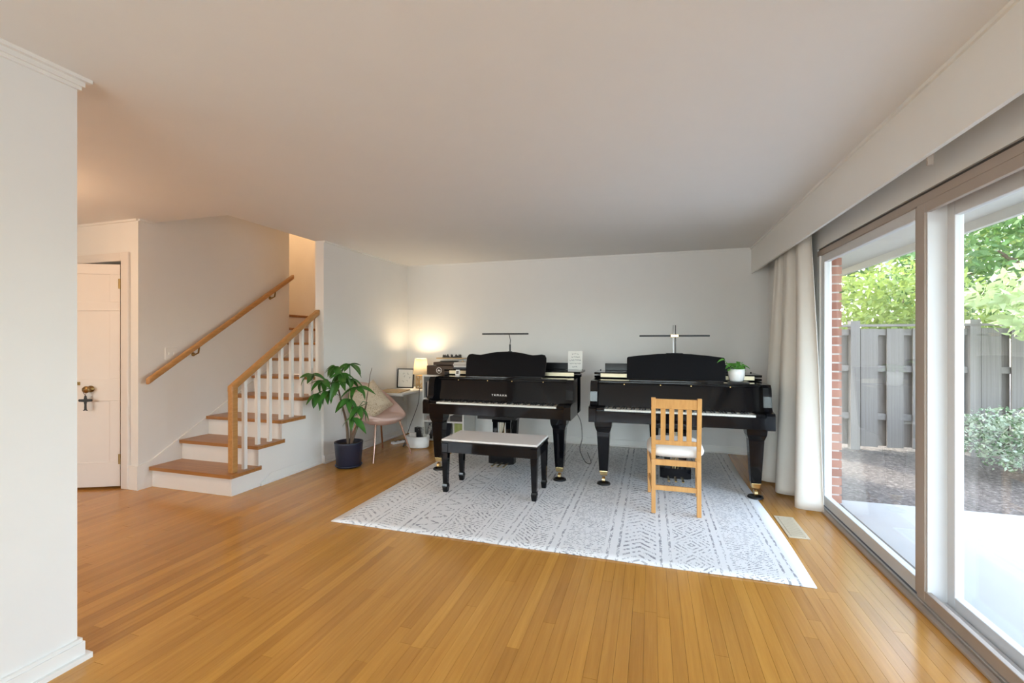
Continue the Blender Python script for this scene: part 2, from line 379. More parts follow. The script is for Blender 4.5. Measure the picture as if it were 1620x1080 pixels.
# door casing and plinth in the hall
struct('trim_casing', MB().box(-4.565, -4.475, 2.885, 2.91, 0, 2.13).box(-5.32, -4.565, 2.886, 2.91, 2.05, 2.128).box(-5.41, -5.32, 2.885, 2.91, 0, 2.13), 'door', 'painted casing around the hall door', 'casing', bevel=.006)
sk = MB().box(-4.475, XH, 2.893, 2.91, 0, .215)
sk.prism([(2.893, 0), (2.893, .215), (3.0, .235), (Y0 + 6 * G, RI * 6.35), (Y0 + 6 * G, .2), (3.1, 0)], 0, XH, XH + .014)
struct('baseboard_stairs', sk, 'white', 'white skirting that climbs the wall beside the stairs', 'skirting')

# ------------------------------------------------------------------ sliding glass door
d1 = tag(empty('door_1', (1.30, 2.9, 0)), 'wide sliding glass door with bronze frame onto the patio', 'sliding door', kind='structure')
def dpart(name, mat, x0, x1, y0, y1, z0, z1, parent=None, bevel=.003):
    p = parent or d1; off = Vector((1.30, 2.9, 0))
    return MB().box(x0 - 1.30, x1 - 1.30, y0 - 2.9, y1 - 2.9, z0, z1).build(name, mat, p, bevel=bevel)
dpart('head', 'alu', 1.30, 1.45, DY0, DY1, 2.015, 2.058)
dpart('head_shadow_gap', 'track_gap', 1.312, 1.45, DY0, DY1, 2.058, 2.075)  # dark strip standing in for the shadow gap above the door head
dpart('sill', 'alu', 1.262, 1.30, DY0, DY1, 0, .016); dpart('sill_track', 'track_gap', 1.30, 1.47, DY0, DY1, -.02, .012)
dpart('sill_rail', 'steel', 1.288, 1.302, DY0, DY1, .012, .03)
dpart('jamb', 'white', 1.30, 1.385, DY1 - .05, DY1, .01, 2.015); dpart('jamb', 'alu', 1.30, 1.45, DY0, DY0 + .05, .01, 2.015)
p1 = dpart('sliding_panel', 'alulight', 1.312, 1.352, 4.17, DY1 - .05, .03, 2.015)     # far stile
for nm, mt, a in (('stile', 'alu', (2.835, 2.875, .03, 2.015)), ('bottom_rail', 'alulight', (2.875, 4.17, .03, .105)), ('top_rail', 'alulight', (2.875, 4.17, 1.955, 2.015))):
    dpart(nm, mt, 1.312, 1.352, a[0], a[1], a[2], a[3], p1)
dpart('pane', 'glass', 1.330, 1.335, 2.875, 4.17, .105, 1.955, p1, 0)
dpart('post', 'alu', 1.30, 1.385, 2.765, 2.835, .012, 2.015)
dpart('post_lining', 'alulight', 1.308, 1.392, 2.755, 2.765, .03, 2.0)
dpart('near_bottom_frame', 'alu', 1.300, 1.325, DY0 + .05, 2.765, .012, .085); dpart('near_ledge', 'alulight', 1.325, 1.385, DY0 + .05, 2.765, .03, .045)
dpart('near_top_frame', 'alu', 1.300, 1.325, DY0 + .05, 2.765, 1.965, 2.015)
p2 = dpart('fixed_panel', 'alulight', 1.388, 1.425, 2.70, 2.765, .03, 2.015)
dpart('bottom_rail', 'alulight', 1.388, 1.425, DY0 + .05, 2.70, .03, .10, p2); dpart('top_rail', 'alulight', 1.388, 1.425, DY0 + .05, 2.70, 1.93, 2.015, p2)
dpart('pane', 'glass', 1.404, 1.409, DY0 + .05, 2.70, .10, 1.93, p2, 0)
# the two windows out of view; the hall one is added for its light
def winunit(name, label, x0, x1, y0, y1, z0, z1, alongx):
    e = tag(empty(name, ((x0 + x1) / 2, (y0 + y1) / 2, z0)), label, 'window', kind='structure'); c = e.location
    def b(nm, mt, *q): MB().box(q[0] - c.x, q[1] - c.x, q[2] - c.y, q[3] - c.y, q[4] - z0, q[5] - z0).build(nm, mt, e)
    b('frame', 'white', x0, x1, y0, y1, z0, z0 + .05); b('frame', 'white', x0, x1, y0, y1, z1 - .05, z1)
    if alongx:
        n = 3
        for k in range(n + 1): xx = x0 + (x1 - x0 - .05) * k / n; b('frame', 'white', xx, xx + .05, y0, y1, z0 + .05, z1 - .05)
        b('pane', 'glass', x0 + .05, x1 - .05, (y0 + y1) / 2, (y0 + y1) / 2 + .004, z0 + .05, z1 - .05)
    else:
        n = 3
        for k in range(n + 1): yy = y0 + (y1 - y0 - .05) * k / n; b('frame', 'white', x0, x1, yy, yy + .05, z0 + .05, z1 - .05)
        b('pane', 'glass', (x0 + x1) / 2, (x0 + x1) / 2 + .004, y0 + .05, y1 - .05, z0 + .05, z1 - .05)
winunit('added_hall_window', 'unseen white-framed window added to let light into the hall', -5.15, -3.55, -3.27, -3.23, .65, 2.15, True)
winunit('window_2', 'white-framed window in the wall behind the camera', -1.9, 1.1, -3.27, -3.23, .65, 2.25, True)

# ------------------------------------------------------------------ hall door with knob, ornament
hd = tag(empty('door_2', (-4.585, 2.895, 0), math.atan2(-.155, -.33)), 'pale panelled hall door standing slightly ajar', 'door', kind='structure')
W = .70
fr = MB().box(0, W, -.036, 0, .02, .24).box(0, W, -.036, 0, .79, .99).box(0, W, -.036, 0, 1.60, 1.68).box(0, W, -.036, 0, 1.93, 2.02)
fr.box(0, .085, -.036, 0, .24, .79).box(0, .085, -.036, 0, .99, 1.60).box(0, .085, -.036, 0, 1.68, 1.93)
fr.box(W - .085, W, -.036, 0, .24, .79).box(W - .085, W, -.036, 0, .99, 1.60).box(W - .085, W, -.036, 0, 1.68, 1.93)
fr.build('door_frame', 'door', hd, bevel=.003)
for a, b in ((.24, .79), (.99, 1.60), (1.68, 1.93)): MB().box(.085, W - .085, -.026, -.010, a, b).build('door_panel', 'door', hd)
kb = MB().lathe([(.001, 0), (.030, 0), (.030, .006), (.012, .010), (.012, .032), (.026, .040), (.031, .055), (.026, .068), (.001, .074)], seg=20).build('knob', 'antique', hd, (.235, 0, .90), (R(-90), 0, 0))
MB().box(.32, .40, 0, .008, .935, .965).box(.33, .36, .008, .016, .942, .958).build('slide_bolt', 'antique', hd)
for z in (.22, 1.80): MB().box(-.006, .012, -.002, .006, z, z + .09).build('hinge', 'antique', hd)
# ornament hanging from the knob
orn = MB().tube([(0, .004, .13), (-.012, .012, .16), (0, .02, .175), (.012, .012, .16), (0, .004, .13)], .002, 6)
orn.prism([(-.009, 0), (.009, 0), (.007, .05), (.011, .075), (.05, .078), (.055, .09), (.05, .10), (.012, .10), (.006, .13), (-.006, .13), (-.012, .10), (-.05, .10), (-.055, .09), (-.05, .078), (-.011, .075), (-.007, .05)], 1, 0, .007)
for k in range(6): orn.lathe([(.001, -.004), (.008, 0), (.001, .008)], -.012 + .024 * (k % 2), .004, 8); 
oo = orn.build('hanging_ornament', 'black'); oo.matrix_world = Matrix.Translation((-4.585, 2.895, 0)) @ Matrix.Rotation(math.atan2(-.155, -.33), 4, 'Z') @ Matrix.Translation((.245, .045, .715)) 
tag(oo, 'small black cross-shaped ornament hanging from the door knob', 'ornament')
# light switch
ls = tag(empty('light_switch', (XH, 3.20, 1.21)), 'white double light switch plate under the handrail wall', 'light switch')
MB().box(0, .007, -.058, .058, -.058, .058).build('plate', 'white', ls, bevel=.003)
for yy in (-.025, .025): MB().box(.007, .014, yy - .005, yy + .005, -.011, .011).build('toggle', 'white', ls)

# ------------------------------------------------------------------ staircase
st = tag(empty('staircase', (-3.9, Y0, 0)), 'white staircase with oak treads, oak rail and square white balusters', 'staircase')
def S(mb_, nm, mt, **kw):
    mb_.v = [(x_ + 3.9, y_ - Y0, z_) for x_, y_, z_ in mb_.v]; return mb_.build(nm, mt, st, **kw)
for n in range(7):
    yr = Y0 + n * G; xr = XS if n < 4 else -3.51
    S(MB().box(XH + .014, xr - (.021 if n < 4 else 0), yr, yr + .02, n * RI, (n + 1) * RI - .03), 'riser', 'white')
    if n < 6:
        t = MB(); zt = (n + 1) * RI
        if n < 4:
            t.prism([(XH + .014, yr - .032), (XS + .03, yr - .032), (XS + .03, yr + G + .012), (XS, yr + G + .03), (XS, yr + G - .001), (XH + .014, yr + G - .001)], 2, zt - .03, zt)
        else:
            t.box(XH + .014, xr, yr - .032, yr + G - .001, zt - .03, zt)
        S(t, 'tread', 'stairoak', bevel=.009)
S(MB().box(-5.9, -3.51, Y0 + 6 * G - .032, 5.68, 7 * RI - .03, 7 * RI), 'landing', 'stairoak', bevel=.008)
for n in (7, 8):
    x1 = -4.40 - (n - 7) * G
    S(MB().box(x1 - .02, x1, Y0 + 6 * G + .005, 5.68, n * RI, (n + 1) * RI - .03), 'riser', 'white')
    S(MB().box(x1 - G, x1 + .032, Y0 + 6 * G + .005, 5.68, (n + 1) * RI - .03, (n + 1) * RI), 'tread', 'stairoak', bevel=.008)
pts = [(Y0, 0)]
for n in range(4): pts += [(Y0 + n * G, (n + 1) * RI - .03), (Y0 + (n + 1) * G, (n + 1) * RI - .03)]
pts += [(Y0 + 4 * G, 0)]
S(MB().prism(pts, 0, XS - .02, XS), 'side_panel', 'white')
S(MB().box(XS, XS + .012, Y0 + .30, Y0 + 4 * G, 0, .02).prism([(Y0 + .28, .02), (Y0 + 4 * G, .02), (Y0 + 4 * G, .09), (Y0 + .42, .09)], 0, XS, XS + .006), 'side_base_strip', 'white')
xb = -3.475
nw = S(MB().box(xb - .027, xb + .027, Y0 + .025, Y0 + .079, RI, .925), 'newel_post', 'railoak', bevel=.005)
zr = lambda y_: .945 + (y_ - (Y0 + .05)) * RI / G
ya, yb_ = Y0 + .02, Y0 + 4 * G
prof = lambda y_: [(xb - .03, y_, zr(y_) - .045), (xb + .03, y_, zr(y_) - .045), (xb + .03, y_, zr(y_) + .015), (xb - .03, y_, zr(y_) + .015)]
S(MB().hexa(prof(ya), prof(yb_)), 'balustrade_rail', 'railoak', bevel=.012)
for n, offs in enumerate(((.165,), (.03, .165), (.03, .165), (.03, .165))):
    for o_ in offs:
        yy = Y0 + n * G + o_ + .005
        S(MB().hexa([(xb - .016, yy - .016, (n + 1) * RI), (xb + .016, yy - .016, (n + 1) * RI), (xb + .016, yy + .016, (n + 1) * RI), (xb - .016, yy + .016, (n + 1) * RI)],
                    [(xb - .016, yy - .016, zr(yy - .016) - .04), (xb + .016, yy - .016, zr(yy - .016) - .04), (xb + .016, yy + .016, zr(yy + .016) - .04), (xb - .016, yy + .016, zr(yy + .016) - .04)]), 'baluster', 'white')
# wall handrail
hr = tag(empty('wall_handrail', (XH, 3.7, 1.45)), 'oak handrail fixed along the white wall beside the stairs', 'handrail')
def HP(y_): return .965 + (y_ - 2.93) * RI / G
mb = MB(); q = lambda y_: [(XH + .055, y_, HP(y_) - .028), (XH + .105, y_, HP(y_) - .028), (XH + .105, y_, HP(y_) + .03), (XH + .055, y_, HP(y_) + .03)]
mb.hexa(q(2.93), q(4.66)); mb.v = [(a - XH, b - 3.7, c - 1.45) for a, b, c in mb.v]; mb.build('rail', 'railoak', hr, bevel=.014)
for yy in (3.42, 4.38):
    mb = MB().tube([(0, yy - 3.7, HP(yy) - 1.55), (.03, yy - 3.7, HP(yy) - 1.55), (.07, yy - 3.7, HP(yy) - 1.535), (.08, yy - 3.7, HP(yy) - 1.478)], .008, 8)
    bk_ = mb.build('bracket', 'antique', hr)
    MB().lathe([(.001, 0), (.02, 0), (.02, .005), (.001, .007)], 0, 0, 12).build('rosette', 'antique', bk_, (0, yy - 3.7, HP(yy) - 1.55), (0, R(90), 0))

# ------------------------------------------------------------------ rug
rx0, rx1, ry0, ry1 = -2.25, .85, 2.81, 5.84
def rugf(u_, v_):
    x_ = (u_ - .5) * (rx1 - rx0); y_ = (v_ - .5) * (ry1 - ry0)
    x_ += .012 * math.sin(v_ * 7) * (u_ > .97)
    return (x_, y_, .005 + .001 * math.sin(u_ * 23) * (1 - v_) ** 8)
mb = MB().grid(rugf, 40, 40)
rug = mb.build('area_rug', 'rug', loc=((rx0 + rx1) / 2, (ry0 + ry1) / 2, 0), solid=.007)
tag(rug, 'large white rug with grey geometric stripes under the pianos', 'rug')

# ------------------------------------------------------------------ pianos
def outline(inset=0.0, y_from=.40):
    ctl = [(.755, .62), (.735, .72), (.64, .82), (.45, .92), (.27, 1.06), (.14, 1.24), (.0, 1.44), (-.17, 1.57), (-.40, 1.62), (-.60, 1.585), (-.72, 1.48), (-.755, 1.33)]
    c = curve(ctl, 5); pts = [(.755, y_from)] + c + [(-.755, y_from)]
    if inset: pts = [(p[0] - inset * (1 if p[0] > 0 else -1), p[1] - (inset if p[1] > y_from + .01 else 0)) for p in pts]
    return pts
def make_piano(name, label, loc, deskshape, logo=None):
    pz = tag(empty(name, loc), label, 'piano')
    MB().prism(outline(), 2, .60, .955, True).build('case', 'ebony', pz)
    arm = [(0, .595), (0, .715), (.015, .735), (.09, .742), (.115, .765), (.125, .86), (.14, .93), (.17, .957), (.40, .957), (.40, .595)]
    for s_ in (-1, 1):
        MB().prism(arm, 0, s_ * .755, s_ * .69).build('arm', 'ebony', pz, bevel=.006)
        MB().box(min(s_ * .618, s_ * .69), max(s_ * .618, s_ * .69), .022, .18, .66, .728).build('key_block', 'ebony', pz, bevel=.006)
    MB().box(-.688, .688, .022, .399, .601, .662).build('key_bed', 'satin', pz)
    MB().box(-.69, .69, .0, .022, .60, .70).build('key_slip', 'ebony', pz, bevel=.004)
    MB().box(-.20, .20, .10, .30, .555, .60).prism([(.20, .60), (.26, .60), (.20, .57)], 1, .10, .30).build('action_cover', 'satin', pz)
    wk = MB(); kw = 1.232 / 52
    for i in range(52): xx = -.616 + i * kw; wk.box(xx + .0006, xx + kw - .0006, .026, .178, .69, .714)
    k_ = wk.build('white_keys', 'ivory', pz); k_['kind'] = 'stuff'
    bk = MB()
    for i in range(51):
        if (i % 7) in (0, 2, 3, 5, 6) and not (i == 0 and False):     # A-based layout: A# C# D# F# G#
            xx = -.616 + (i + 1) * kw; bk.hexa([(xx - .006, .075, .712), (xx + .006, .075, .712), (xx + .006, .178, .712), (xx - .006, .178, .712)],
                                               [(xx - .0045, .080, .727), (xx + .0045, .080, .727), (xx + .0045, .178, .727), (xx - .0045, .178, .727)])
    k_ = bk.build('black_keys', 'black', pz); k_['kind'] = 'stuff'
    fb = MB().hexa([(-.69, .178, .715), (.69, .178, .715), (.69, .20, .715), (-.69, .20, .715)], [(-.69, .222, .925), (.69, .222, .925), (.69, .245, .925), (-.69, .245, .925)]).build('fallboard', 'ebony', pz)
    MB().box(-.69, .69, .208, .25, .925, .942).build('fallboard_rail', 'ebony', pz, bevel=.005)
    for xx in (-.45, -.13, .13, .45): MB().box(xx - .004, xx + .004, .204, .209, .922, .931).build('hinge_screw', 'brass', pz)
    MB().box(-.69, .69, .25, .56, .925, .955).build('music_shelf', 'ebony', pz)
    # lid: main part, front flap folded back onto it, its lip now standing up
    lid = [(p[0] * 1.012, p[1]) for p in outline(0, .53)]; lid = [(a, b + (.008 if b > .56 else 0)) for a, b in lid]
    ld = MB().prism(lid, 2, .957, .980, True).build('lid', 'ebony', pz)
    MB().box(-.765, .765, .525, .90, .992, 1.014).build('folded_flap', 'ebony', pz, bevel=.003)
    MB().box(-.69, .69, .878, .898, 1.014, 1.088).build('flap_lip', 'satin', pz, bevel=.003)
    MB().box(-.70, .70, .519, .525, .966, 1.002).build('lid_hinge', 'palebrass', ld)
    for xx in (-.735, .735): MB().lathe([(.001, 1.014), (.007, 1.014), (.007, 1.022), (.001, 1.024)], xx, .86, 10).build('bumper', 'black', pz)
    # music desk leaning back
    lean = lambda z_: .345 + (z_ - .955) * .28
    dp = MB(); n = len(deskshape)
    vs_ = [(a, lean(b), b) for a, b in deskshape] + [(a, lean(b) + .018, b) for a, b in deskshape]
    dp.poly(vs_, [tuple(range(n)), tuple(range(n, 2 * n))[::-1]] + [(i, (i + 1) % n, n + (i + 1) % n, n + i) for i in range(n)])
    md = dp.build('music_desk', 'deskblack', pz)
    MB().box(-.41, .41, .30, .37, .955, .972).build('desk_ledge', 'ebony', md)
    # legs
    for lx, ly in ((-.63, .13), (.63, .13), (-.18, 1.32)):
        lg = MB().taper(lx, ly, .135, .078, .078, .50, .118, .118).taper(lx, ly, .50, .118, .118, .545, .15, .15).taper(lx, ly, .545, .15, .15, .60, .16, .16).build('leg', 'ebony', pz, bevel=.004)
        MB().taper(lx, ly, .092, .06, .06, .135, .074, .074).build('ferrule', 'brass', lg, bevel=.003)
        MB().tube([(lx - .013, ly - .012, .050), (lx + .013, ly - .012, .050)], .030, 14).build('caster', 'brass', lg)
        MB().lathe([(.001, .013), (.042, .013), (.046, .024), (.058, .024), (.062, .013), (.062, .010), (.001, .010)], lx, ly - .008, 24).build('caster_cup', 'black', lg)
    # pedal lyre
    ly_ = tag(MB().box(-.095, -.045, .26, .30, .17, .60).box(.045, .095, .26, .30, .17, .60).box(-.10, .10, .25, .31, .50, .53).build('lyre', 'ebony', pz, bevel=.004))
    MB().prism([(-.135, .24), (-.10, .215), (.10, .215), (.135, .24), (.135, .34), (-.135, .34)], 2, .085, .175).build('pedal_box', 'ebony', ly_, bevel=.012)
    for xx in (-.06, 0, .06):
        MB().box(xx - .011, xx + .011, .135, .25, .075, .085).build('pedal', 'brass', ly_, bevel=.004)
    for xx in (-.022, 0, .022): MB().tube([(xx, .28, .17), (xx, .28, .60)], .004, 6).build('pedal_rod', 'brass', ly_)
    for xx in (-.05, .05): MB().tube([(xx, .33, .14), (xx, .62, .60)], .007, 6).build('lyre_brace', 'satin', ly_)
    if logo:
        cu = bpy.data.curves.new('logo', 'FONT'); cu.body = logo; cu.size = .052; cu.align_x = 'CENTER'; cu.extrude = .0006; cu.space_character = 1.5
        tmp = bpy.data.objects.new('tmp', cu); C.objects.link(tmp); bpy.context.view_layer.update()
        me = bpy.data.meshes.new_from_object(tmp.evaluated_get(bpy.context.evaluated_depsgraph_get())); bpy.data.objects.remove(tmp)
        me.materials.clear(); me.materials.append(M['lettering'])
        o = bpy.data.objects.new('maker_lettering', me); C.objects.link(o); o.parent = pz
        o.location = (.0, .186, .775); o.rotation_euler = (R(78), 0, 0); o.scale = (.58, .56, 1); o['label'] = 'pale spaced lettering across the fallboard'
    return pz
half = [(.43, .965), (.438, 1.10), (.436, 1.155), (.418, 1.185), (.385, 1.192), (.34, 1.186), (.29, 1.183), (.24, 1.190), (.18, 1.203), (.10, 1.214), (.0, 1.219)]
desk1 = half + [(-a, b) for a, b in half[-2::-1]]
half = [(.435, .965), (.435, 1.165), (.425, 1.176), (.30, 1.192), (.15, 1.206), (.0, 1.212)]
desk2 = half + [(-a, b) for a, b in half[-2::-1]]
P1, P2 = Vector((-1.462, 4.15, 0)), Vector((.211, 4.15, 0))
make_piano('grand_piano', 'glossy black grand piano with scalloped music desk, behind the padded bench', P1, desk1, 'YAMAHA')
pn2 = make_piano('grand_piano', 'black grand piano with plain arched music desk, behind the wooden chair', P2, desk2)
MB().hexa([(-.075, .400, 1.172), (.075, .400, 1.172), (.075, .41, 1.172), (-.075, .41, 1.172)], [(-.075, .411, 1.215), (.075, .411, 1.215), (.075, .43, 1.215), (-.075, .43, 1.215)]).build('lamp_clamp_pad', 'deskblack', pn2)

# piano lamps
def bar(mb_, a, b, h): return mb_.box(a, b, -.014, .014, h, h + .016)
l1 = tag(empty('piano_lamp', (P1.x + .04, P1.y + .43, 1.219)), 'slim black bar lamp clipped on the scalloped music desk', 'lamp')
bar(MB(), -.31, .20, .178).build('light_bar', 'black', l1, bevel=.004)
MB().tube([(0, .0, .0), (0, 0, .075)], .009, 8).build('stem', 'black', l1)
MB().tube([(0, 0, .07), (.003, .004, .12), (-.006, .004, .16), (-.012, 0, .185)], .004, 6).build('gooseneck', 'black', l1)
MB().box(-.02, .02, -.012, .014, -.02, .004).build('clip', 'black', l1)
l2 = tag(empty('piano_lamp', (P2.x + .0, P2.y + .43, 1.212)), 'wide black bar lamp with twin stems on the arched music desk', 'lamp')
bar(MB(), -.32, .31, .158).build('light_bar', 'black', l2, bevel=.004)
MB().box(-.036, .036, -.02, .02, .152, .182).build('swivel', 'brass', l2, bevel=.004)
for s_ in (-.011, .011):
    MB().tube([(s_, .0, -.03), (s_, .02, .10), (s_, .03, .22), (s_ * .9, .02, .268), (s_ * .8, .0, .258), (s_ * .8, -.004, .17)], .004, 8).build('stem', 'steel' if s_ < 0 else 'black', l2)
MB().box(-.03, .03, -.012, .016, -.03, .004).build('clip', 'black', l2)

# ------------------------------------------------------------------ bench
bn = tag(empty('piano_bench', (-1.321, 3.823, 0)), 'black piano bench with cream padded top and tapered legs', 'bench')
bw, bd = .80, .355
for sx in (-1, 1):
    for sy in (-1, 1):
        MB().taper(sx * bw / 2, sy * bd / 2, .085, .040, .040, .36, .058, .058).taper(sx * bw / 2, sy * bd / 2, .36, .058, .058, .44, .058, .058).taper(sx * bw / 2, sy * bd / 2, .065, .05, .05, .085, .04, .04).taper(sx * bw / 2, sy * bd / 2, .010, .038, .038, .065, .052, .052).build('leg', 'ebony', bn, bevel=.003)
MB().box(-bw / 2, bw / 2, -bd / 2 - .022, -bd / 2 - .002, .36, .447).box(-bw / 2, bw / 2, bd / 2 + .002, bd / 2 + .022, .36, .447).box(-bw / 2 - .022, -bw / 2 - .002, -bd / 2, bd / 2, .36, .447).box(bw / 2 + .002, bw / 2 + .022, -bd / 2, bd / 2, .36, .447).build('apron', 'ebony', bn)
MB().box(-bw / 2 - .035, bw / 2 + .035, -bd / 2 - .035, bd / 2 + .035, .445, .458).build('lid_frame', 'ebony', bn, bevel=.003)
MB().box(-bw / 2 - .03, bw / 2 + .03, -bd / 2 - .03, bd / 2 + .03, .458, .476).build('padded_top', 'cream', bn, bevel=.007)
MB().tube([(bw / 2 + .02, .10, .43), (bw / 2 + .052, .10, .43)], [.008, .016], 12).build('knob', 'ebony', bn)

# ------------------------------------------------------------------ wooden chair
ch = tag(empty('wooden_chair', (.180, 3.69, 0)), 'light wooden slat-back chair with cream seat pad facing the right piano', 'chair')
yk = lambda z_: -.0 - .06 * max(0, (z_ - .45)) / .45 - .02 * max(0, .42 - z_) / .42
for s_ in (-1, 1):
    mb = MB(); zs = [.010, .42, .50, .90]
    for a, b in zip(zs, zs[1:]): mb.taper(s_ * .163, yk(a), a, .032, .036, b, .032, .036, s_ * .163, yk(b))
    mb.build('rear_leg', 'chairwood', ch, bevel=.003)
    MB().taper(s_ * .195, .47, .010, .028, .028, .40, .036, .036).build('leg', 'chairwood', ch, bevel=.003)
    MB().hexa([(s_ * .165 - .01, .015, .36), (s_ * .165 + .01, .015, .36), (s_ * .193 + .01, .46, .36), (s_ * .193 - .01, .46, .36)],
              [(s_ * .165 - .01, .015, .415), (s_ * .165 + .01, .015, .415), (s_ * .193 + .01, .46, .415), (s_ * .193 - .01, .46, .415)]).build('seat_rail', 'chairwood', ch)
    MB().hexa([(s_ * .165 - .008, 0, .15), (s_ * .165 + .008, 0, .15), (s_ * .193 + .008, .47, .15), (s_ * .193 - .008, .47, .15)],
              [(s_ * .165 - .008, 0, .18), (s_ * .165 + .008, 0, .18), (s_ * .193 + .008, .47, .18), (s_ * .193 - .008, .47, .18)]).build('stretcher', 'chairwood', ch)
MB().box(-.15, .15, -.012, .012, .375, .418).build('seat_rail', 'chairwood', ch); MB().box(-.18, .18, .458, .482, .36, .415).build('seat_rail', 'chairwood', ch)
MB().box(-.15, .15, -.022, -.002, .185, .222).build('stretcher', 'chairwood', ch, bevel=.003)
MB().hexa([(-.15, yk(.815) - .012, .815), (.15, yk(.815) - .012, .815), (.15, yk(.815) + .012, .815), (-.15, yk(.815) + .012, .815)],
          [(-.15, yk(.89) - .012, .89), (.15, yk(.89) - .012, .89), (.15, yk(.89) + .012, .89), (-.15, yk(.89) + .012, .89)]).build('crest_rail', 'chairwood', ch, bevel=.004)
MB().hexa([(-.15, yk(.535) - .011, .535), (.15, yk(.535) - .011, .535), (.15, yk(.535) + .011, .535), (-.15, yk(.535) + .011, .535)],
          [(-.15, yk(.57) - .011, .57), (.15, yk(.57) - .011, .57), (.15, yk(.57) + .011, .57), (-.15, yk(.57) + .011, .57)]).build('back_rail', 'chairwood', ch, bevel=.003)
for xx in (-.093, -.031, .031, .093):
    MB().taper(xx, yk(.57), .57, .036, .012, .815, .036, .012, xx, yk(.815)).build('slat', 'chairwood', ch)
def pad(u_, v_, w_=.215, d_=.235, t_=.062):
    a = 2 * PI * u_; ph = (v_ - .5) * PI; e = lambda c: math.copysign(abs(c) ** .45, c)
    cr = abs(math.cos(ph)) ** .55; sgn = math.sin(ph)
    return (w_ * e(math.cos(a)) * cr, d_ * e(math.sin(a)) * cr, t_ * sgn)
MB().grid(pad, 32, 12, closeu=True).build('seat_pad', 'seatpad', ch, (0, .235, .475))

# ------------------------------------------------------------------ curtain
def curt(u_, v_):
    t = 1 - v_                      # 0 at bottom
    ft = (v_) ** 1.4
    top = Vector((1.205 + .01 * u_, 5.10 - .86 * u_)); bot = Vector((1.06 + .13 * u_, 4.86 - .87 * u_))
    k = 1 - (1 - v_) ** 2.0 if False else v_
    b = bot.lerp(top, k)
    amp = .030 + .065 * (1 - v_) ** 1.3
    ph = u_ * 2 * PI * 2.7 + .4 + .6 * math.sin(3 * u_ + 1.5 * (1 - v_))
    off = amp * math.sin(ph) + .012 * math.sin(ph * 2.1 + 1)
    nx, ny = -.93, -.34
    x_, y_ = b.x + nx * off, b.y + ny * off
    x_ = min(x_, 1.262)
    return (x_, y_, .018 + v_ * 2.215)
cu_ = tag(empty('curtain', (1.15, 4.5, 0)), 'beige floor-length curtain drawn aside at the sliding door', 'curtain')
mb = MB().grid(curt, 110, 40); mb.v = [(a - 1.15, b - 4.5, c) for a, b, c in mb.v]
mb.build('drape', 'curtain', cu_, solid=.004, fixn=False)
MB().box(.045, .075, -3.0, 1.3, 2.235, 2.255).build('curtain_track', 'alulight', cu_)

# ------------------------------------------------------------------ floor vent
fv = tag(empty('floor_vent', (.955, 3.69, 0)), 'beige metal floor register between rug and sliding door', 'floor vent')
MB().box(-.065, .065, -.20, .20, 0, .004).build('flange', 'vent', fv, bevel=.002)
MB().box(-.045, .045, -.175, .175, .004, .0045).build('opening', 'track_gap', fv)
sl = None
for k in range(22):
    y_ = -.17 + k * .0162
    sl = MB().box(-.045, .045, -.0032, .0032, .0045, .008).build('louver', 'vent', fv, (0, y_, 0)) if sl is None else copyobj(sl, fv, (0, y_, 0))

# ------------------------------------------------------------------ potted money tree
pt = tag(empty('potted_tree', (-3.06, 4.10, 0)), 'leafy money tree in a dark navy pot beside the stairs', 'potted plant')
MB().lathe([(.001, .02), (.118, .02), (.126, .04), (.145, .255), (.147, .27), (.134, .27), (.130, .235), (.001, .23)], seg=32).build('pot', 'navy', pt)
MB().lathe([(.001, .012), (.128, .012), (.140, .03), (.134, .033), (.12, .02), (.001, .018)], seg=32).build('saucer', 'navy', pt)
MB().lathe([(.001, .238), (.131, .236)], seg=24).build('soil', 'soil', pt)
def leafmesh(L, wd, droop, name, mat):
    def f(u_, v_):
        t = v_; s_ = (u_ - .5) * 2
        wv = wd * (math.sin(PI * min(1, t ** .8 * .97 + .02)) ** .8) * (1 - .15 * t)
        return (s_ * wv / 2, t * L, -droop * t * t * L + abs(s_) * wv * .16)
    return MB().grid(f, 4, 6).mesh(name, mat, False)
LM = [leafmesh(.185, .074, .35, 'leaf', 'leaf'), leafmesh(.155, .066, .55, 'leaf', 'leaf'), leafmesh(.135, .056, .2, 'leaf', 'leaf')]
rng = random.Random(11)
def cluster(c, out, n, par, scale=1.0):
    out = Vector(out).normalized(); base = math.atan2(out.y, out.x)
    for k in range(n):
        az = base + (k - (n - 1) / 2) * (2 * PI / (n + 1.5)) + rng.uniform(-.15, .15)
        tilt = rng.uniform(-.75, .05) - .25 * (out.z < 0)
        o = bpy.data.objects.new('leaf', LM[k % 3] if n > 3 else LM[0]); C.objects.link(o); o.parent = par; o.location = c
        o.rotation_euler = (Matrix.Rotation(az - PI / 2, 4, 'Z') @ Matrix.Rotation(tilt, 4, 'X') @ Matrix.Rotation(rng.uniform(-.5, .5), 4, 'Y')).to_euler()
        s_ = scale * rng.uniform(.85, 1.15); o.scale = (s_, s_, s_)
trunks = [[(0, -.01, .23), (-.01, -.02, .45), (-.05, -.03, .62), (-.09, -.05, .82)], [(.02, .02, .23), (.03, .0, .42), (.06, -.02, .60), (.05, -.04, .86)], [(.03, -.01, .23), (.08, .03, .42), (.14, .06, .56), (.16, .09, .68)]]
for tr in trunks: MB().tube(curve(tr, 5), [.016 - .0006 * i for i in range(16)], 8).build('trunk', 'bark', pt)
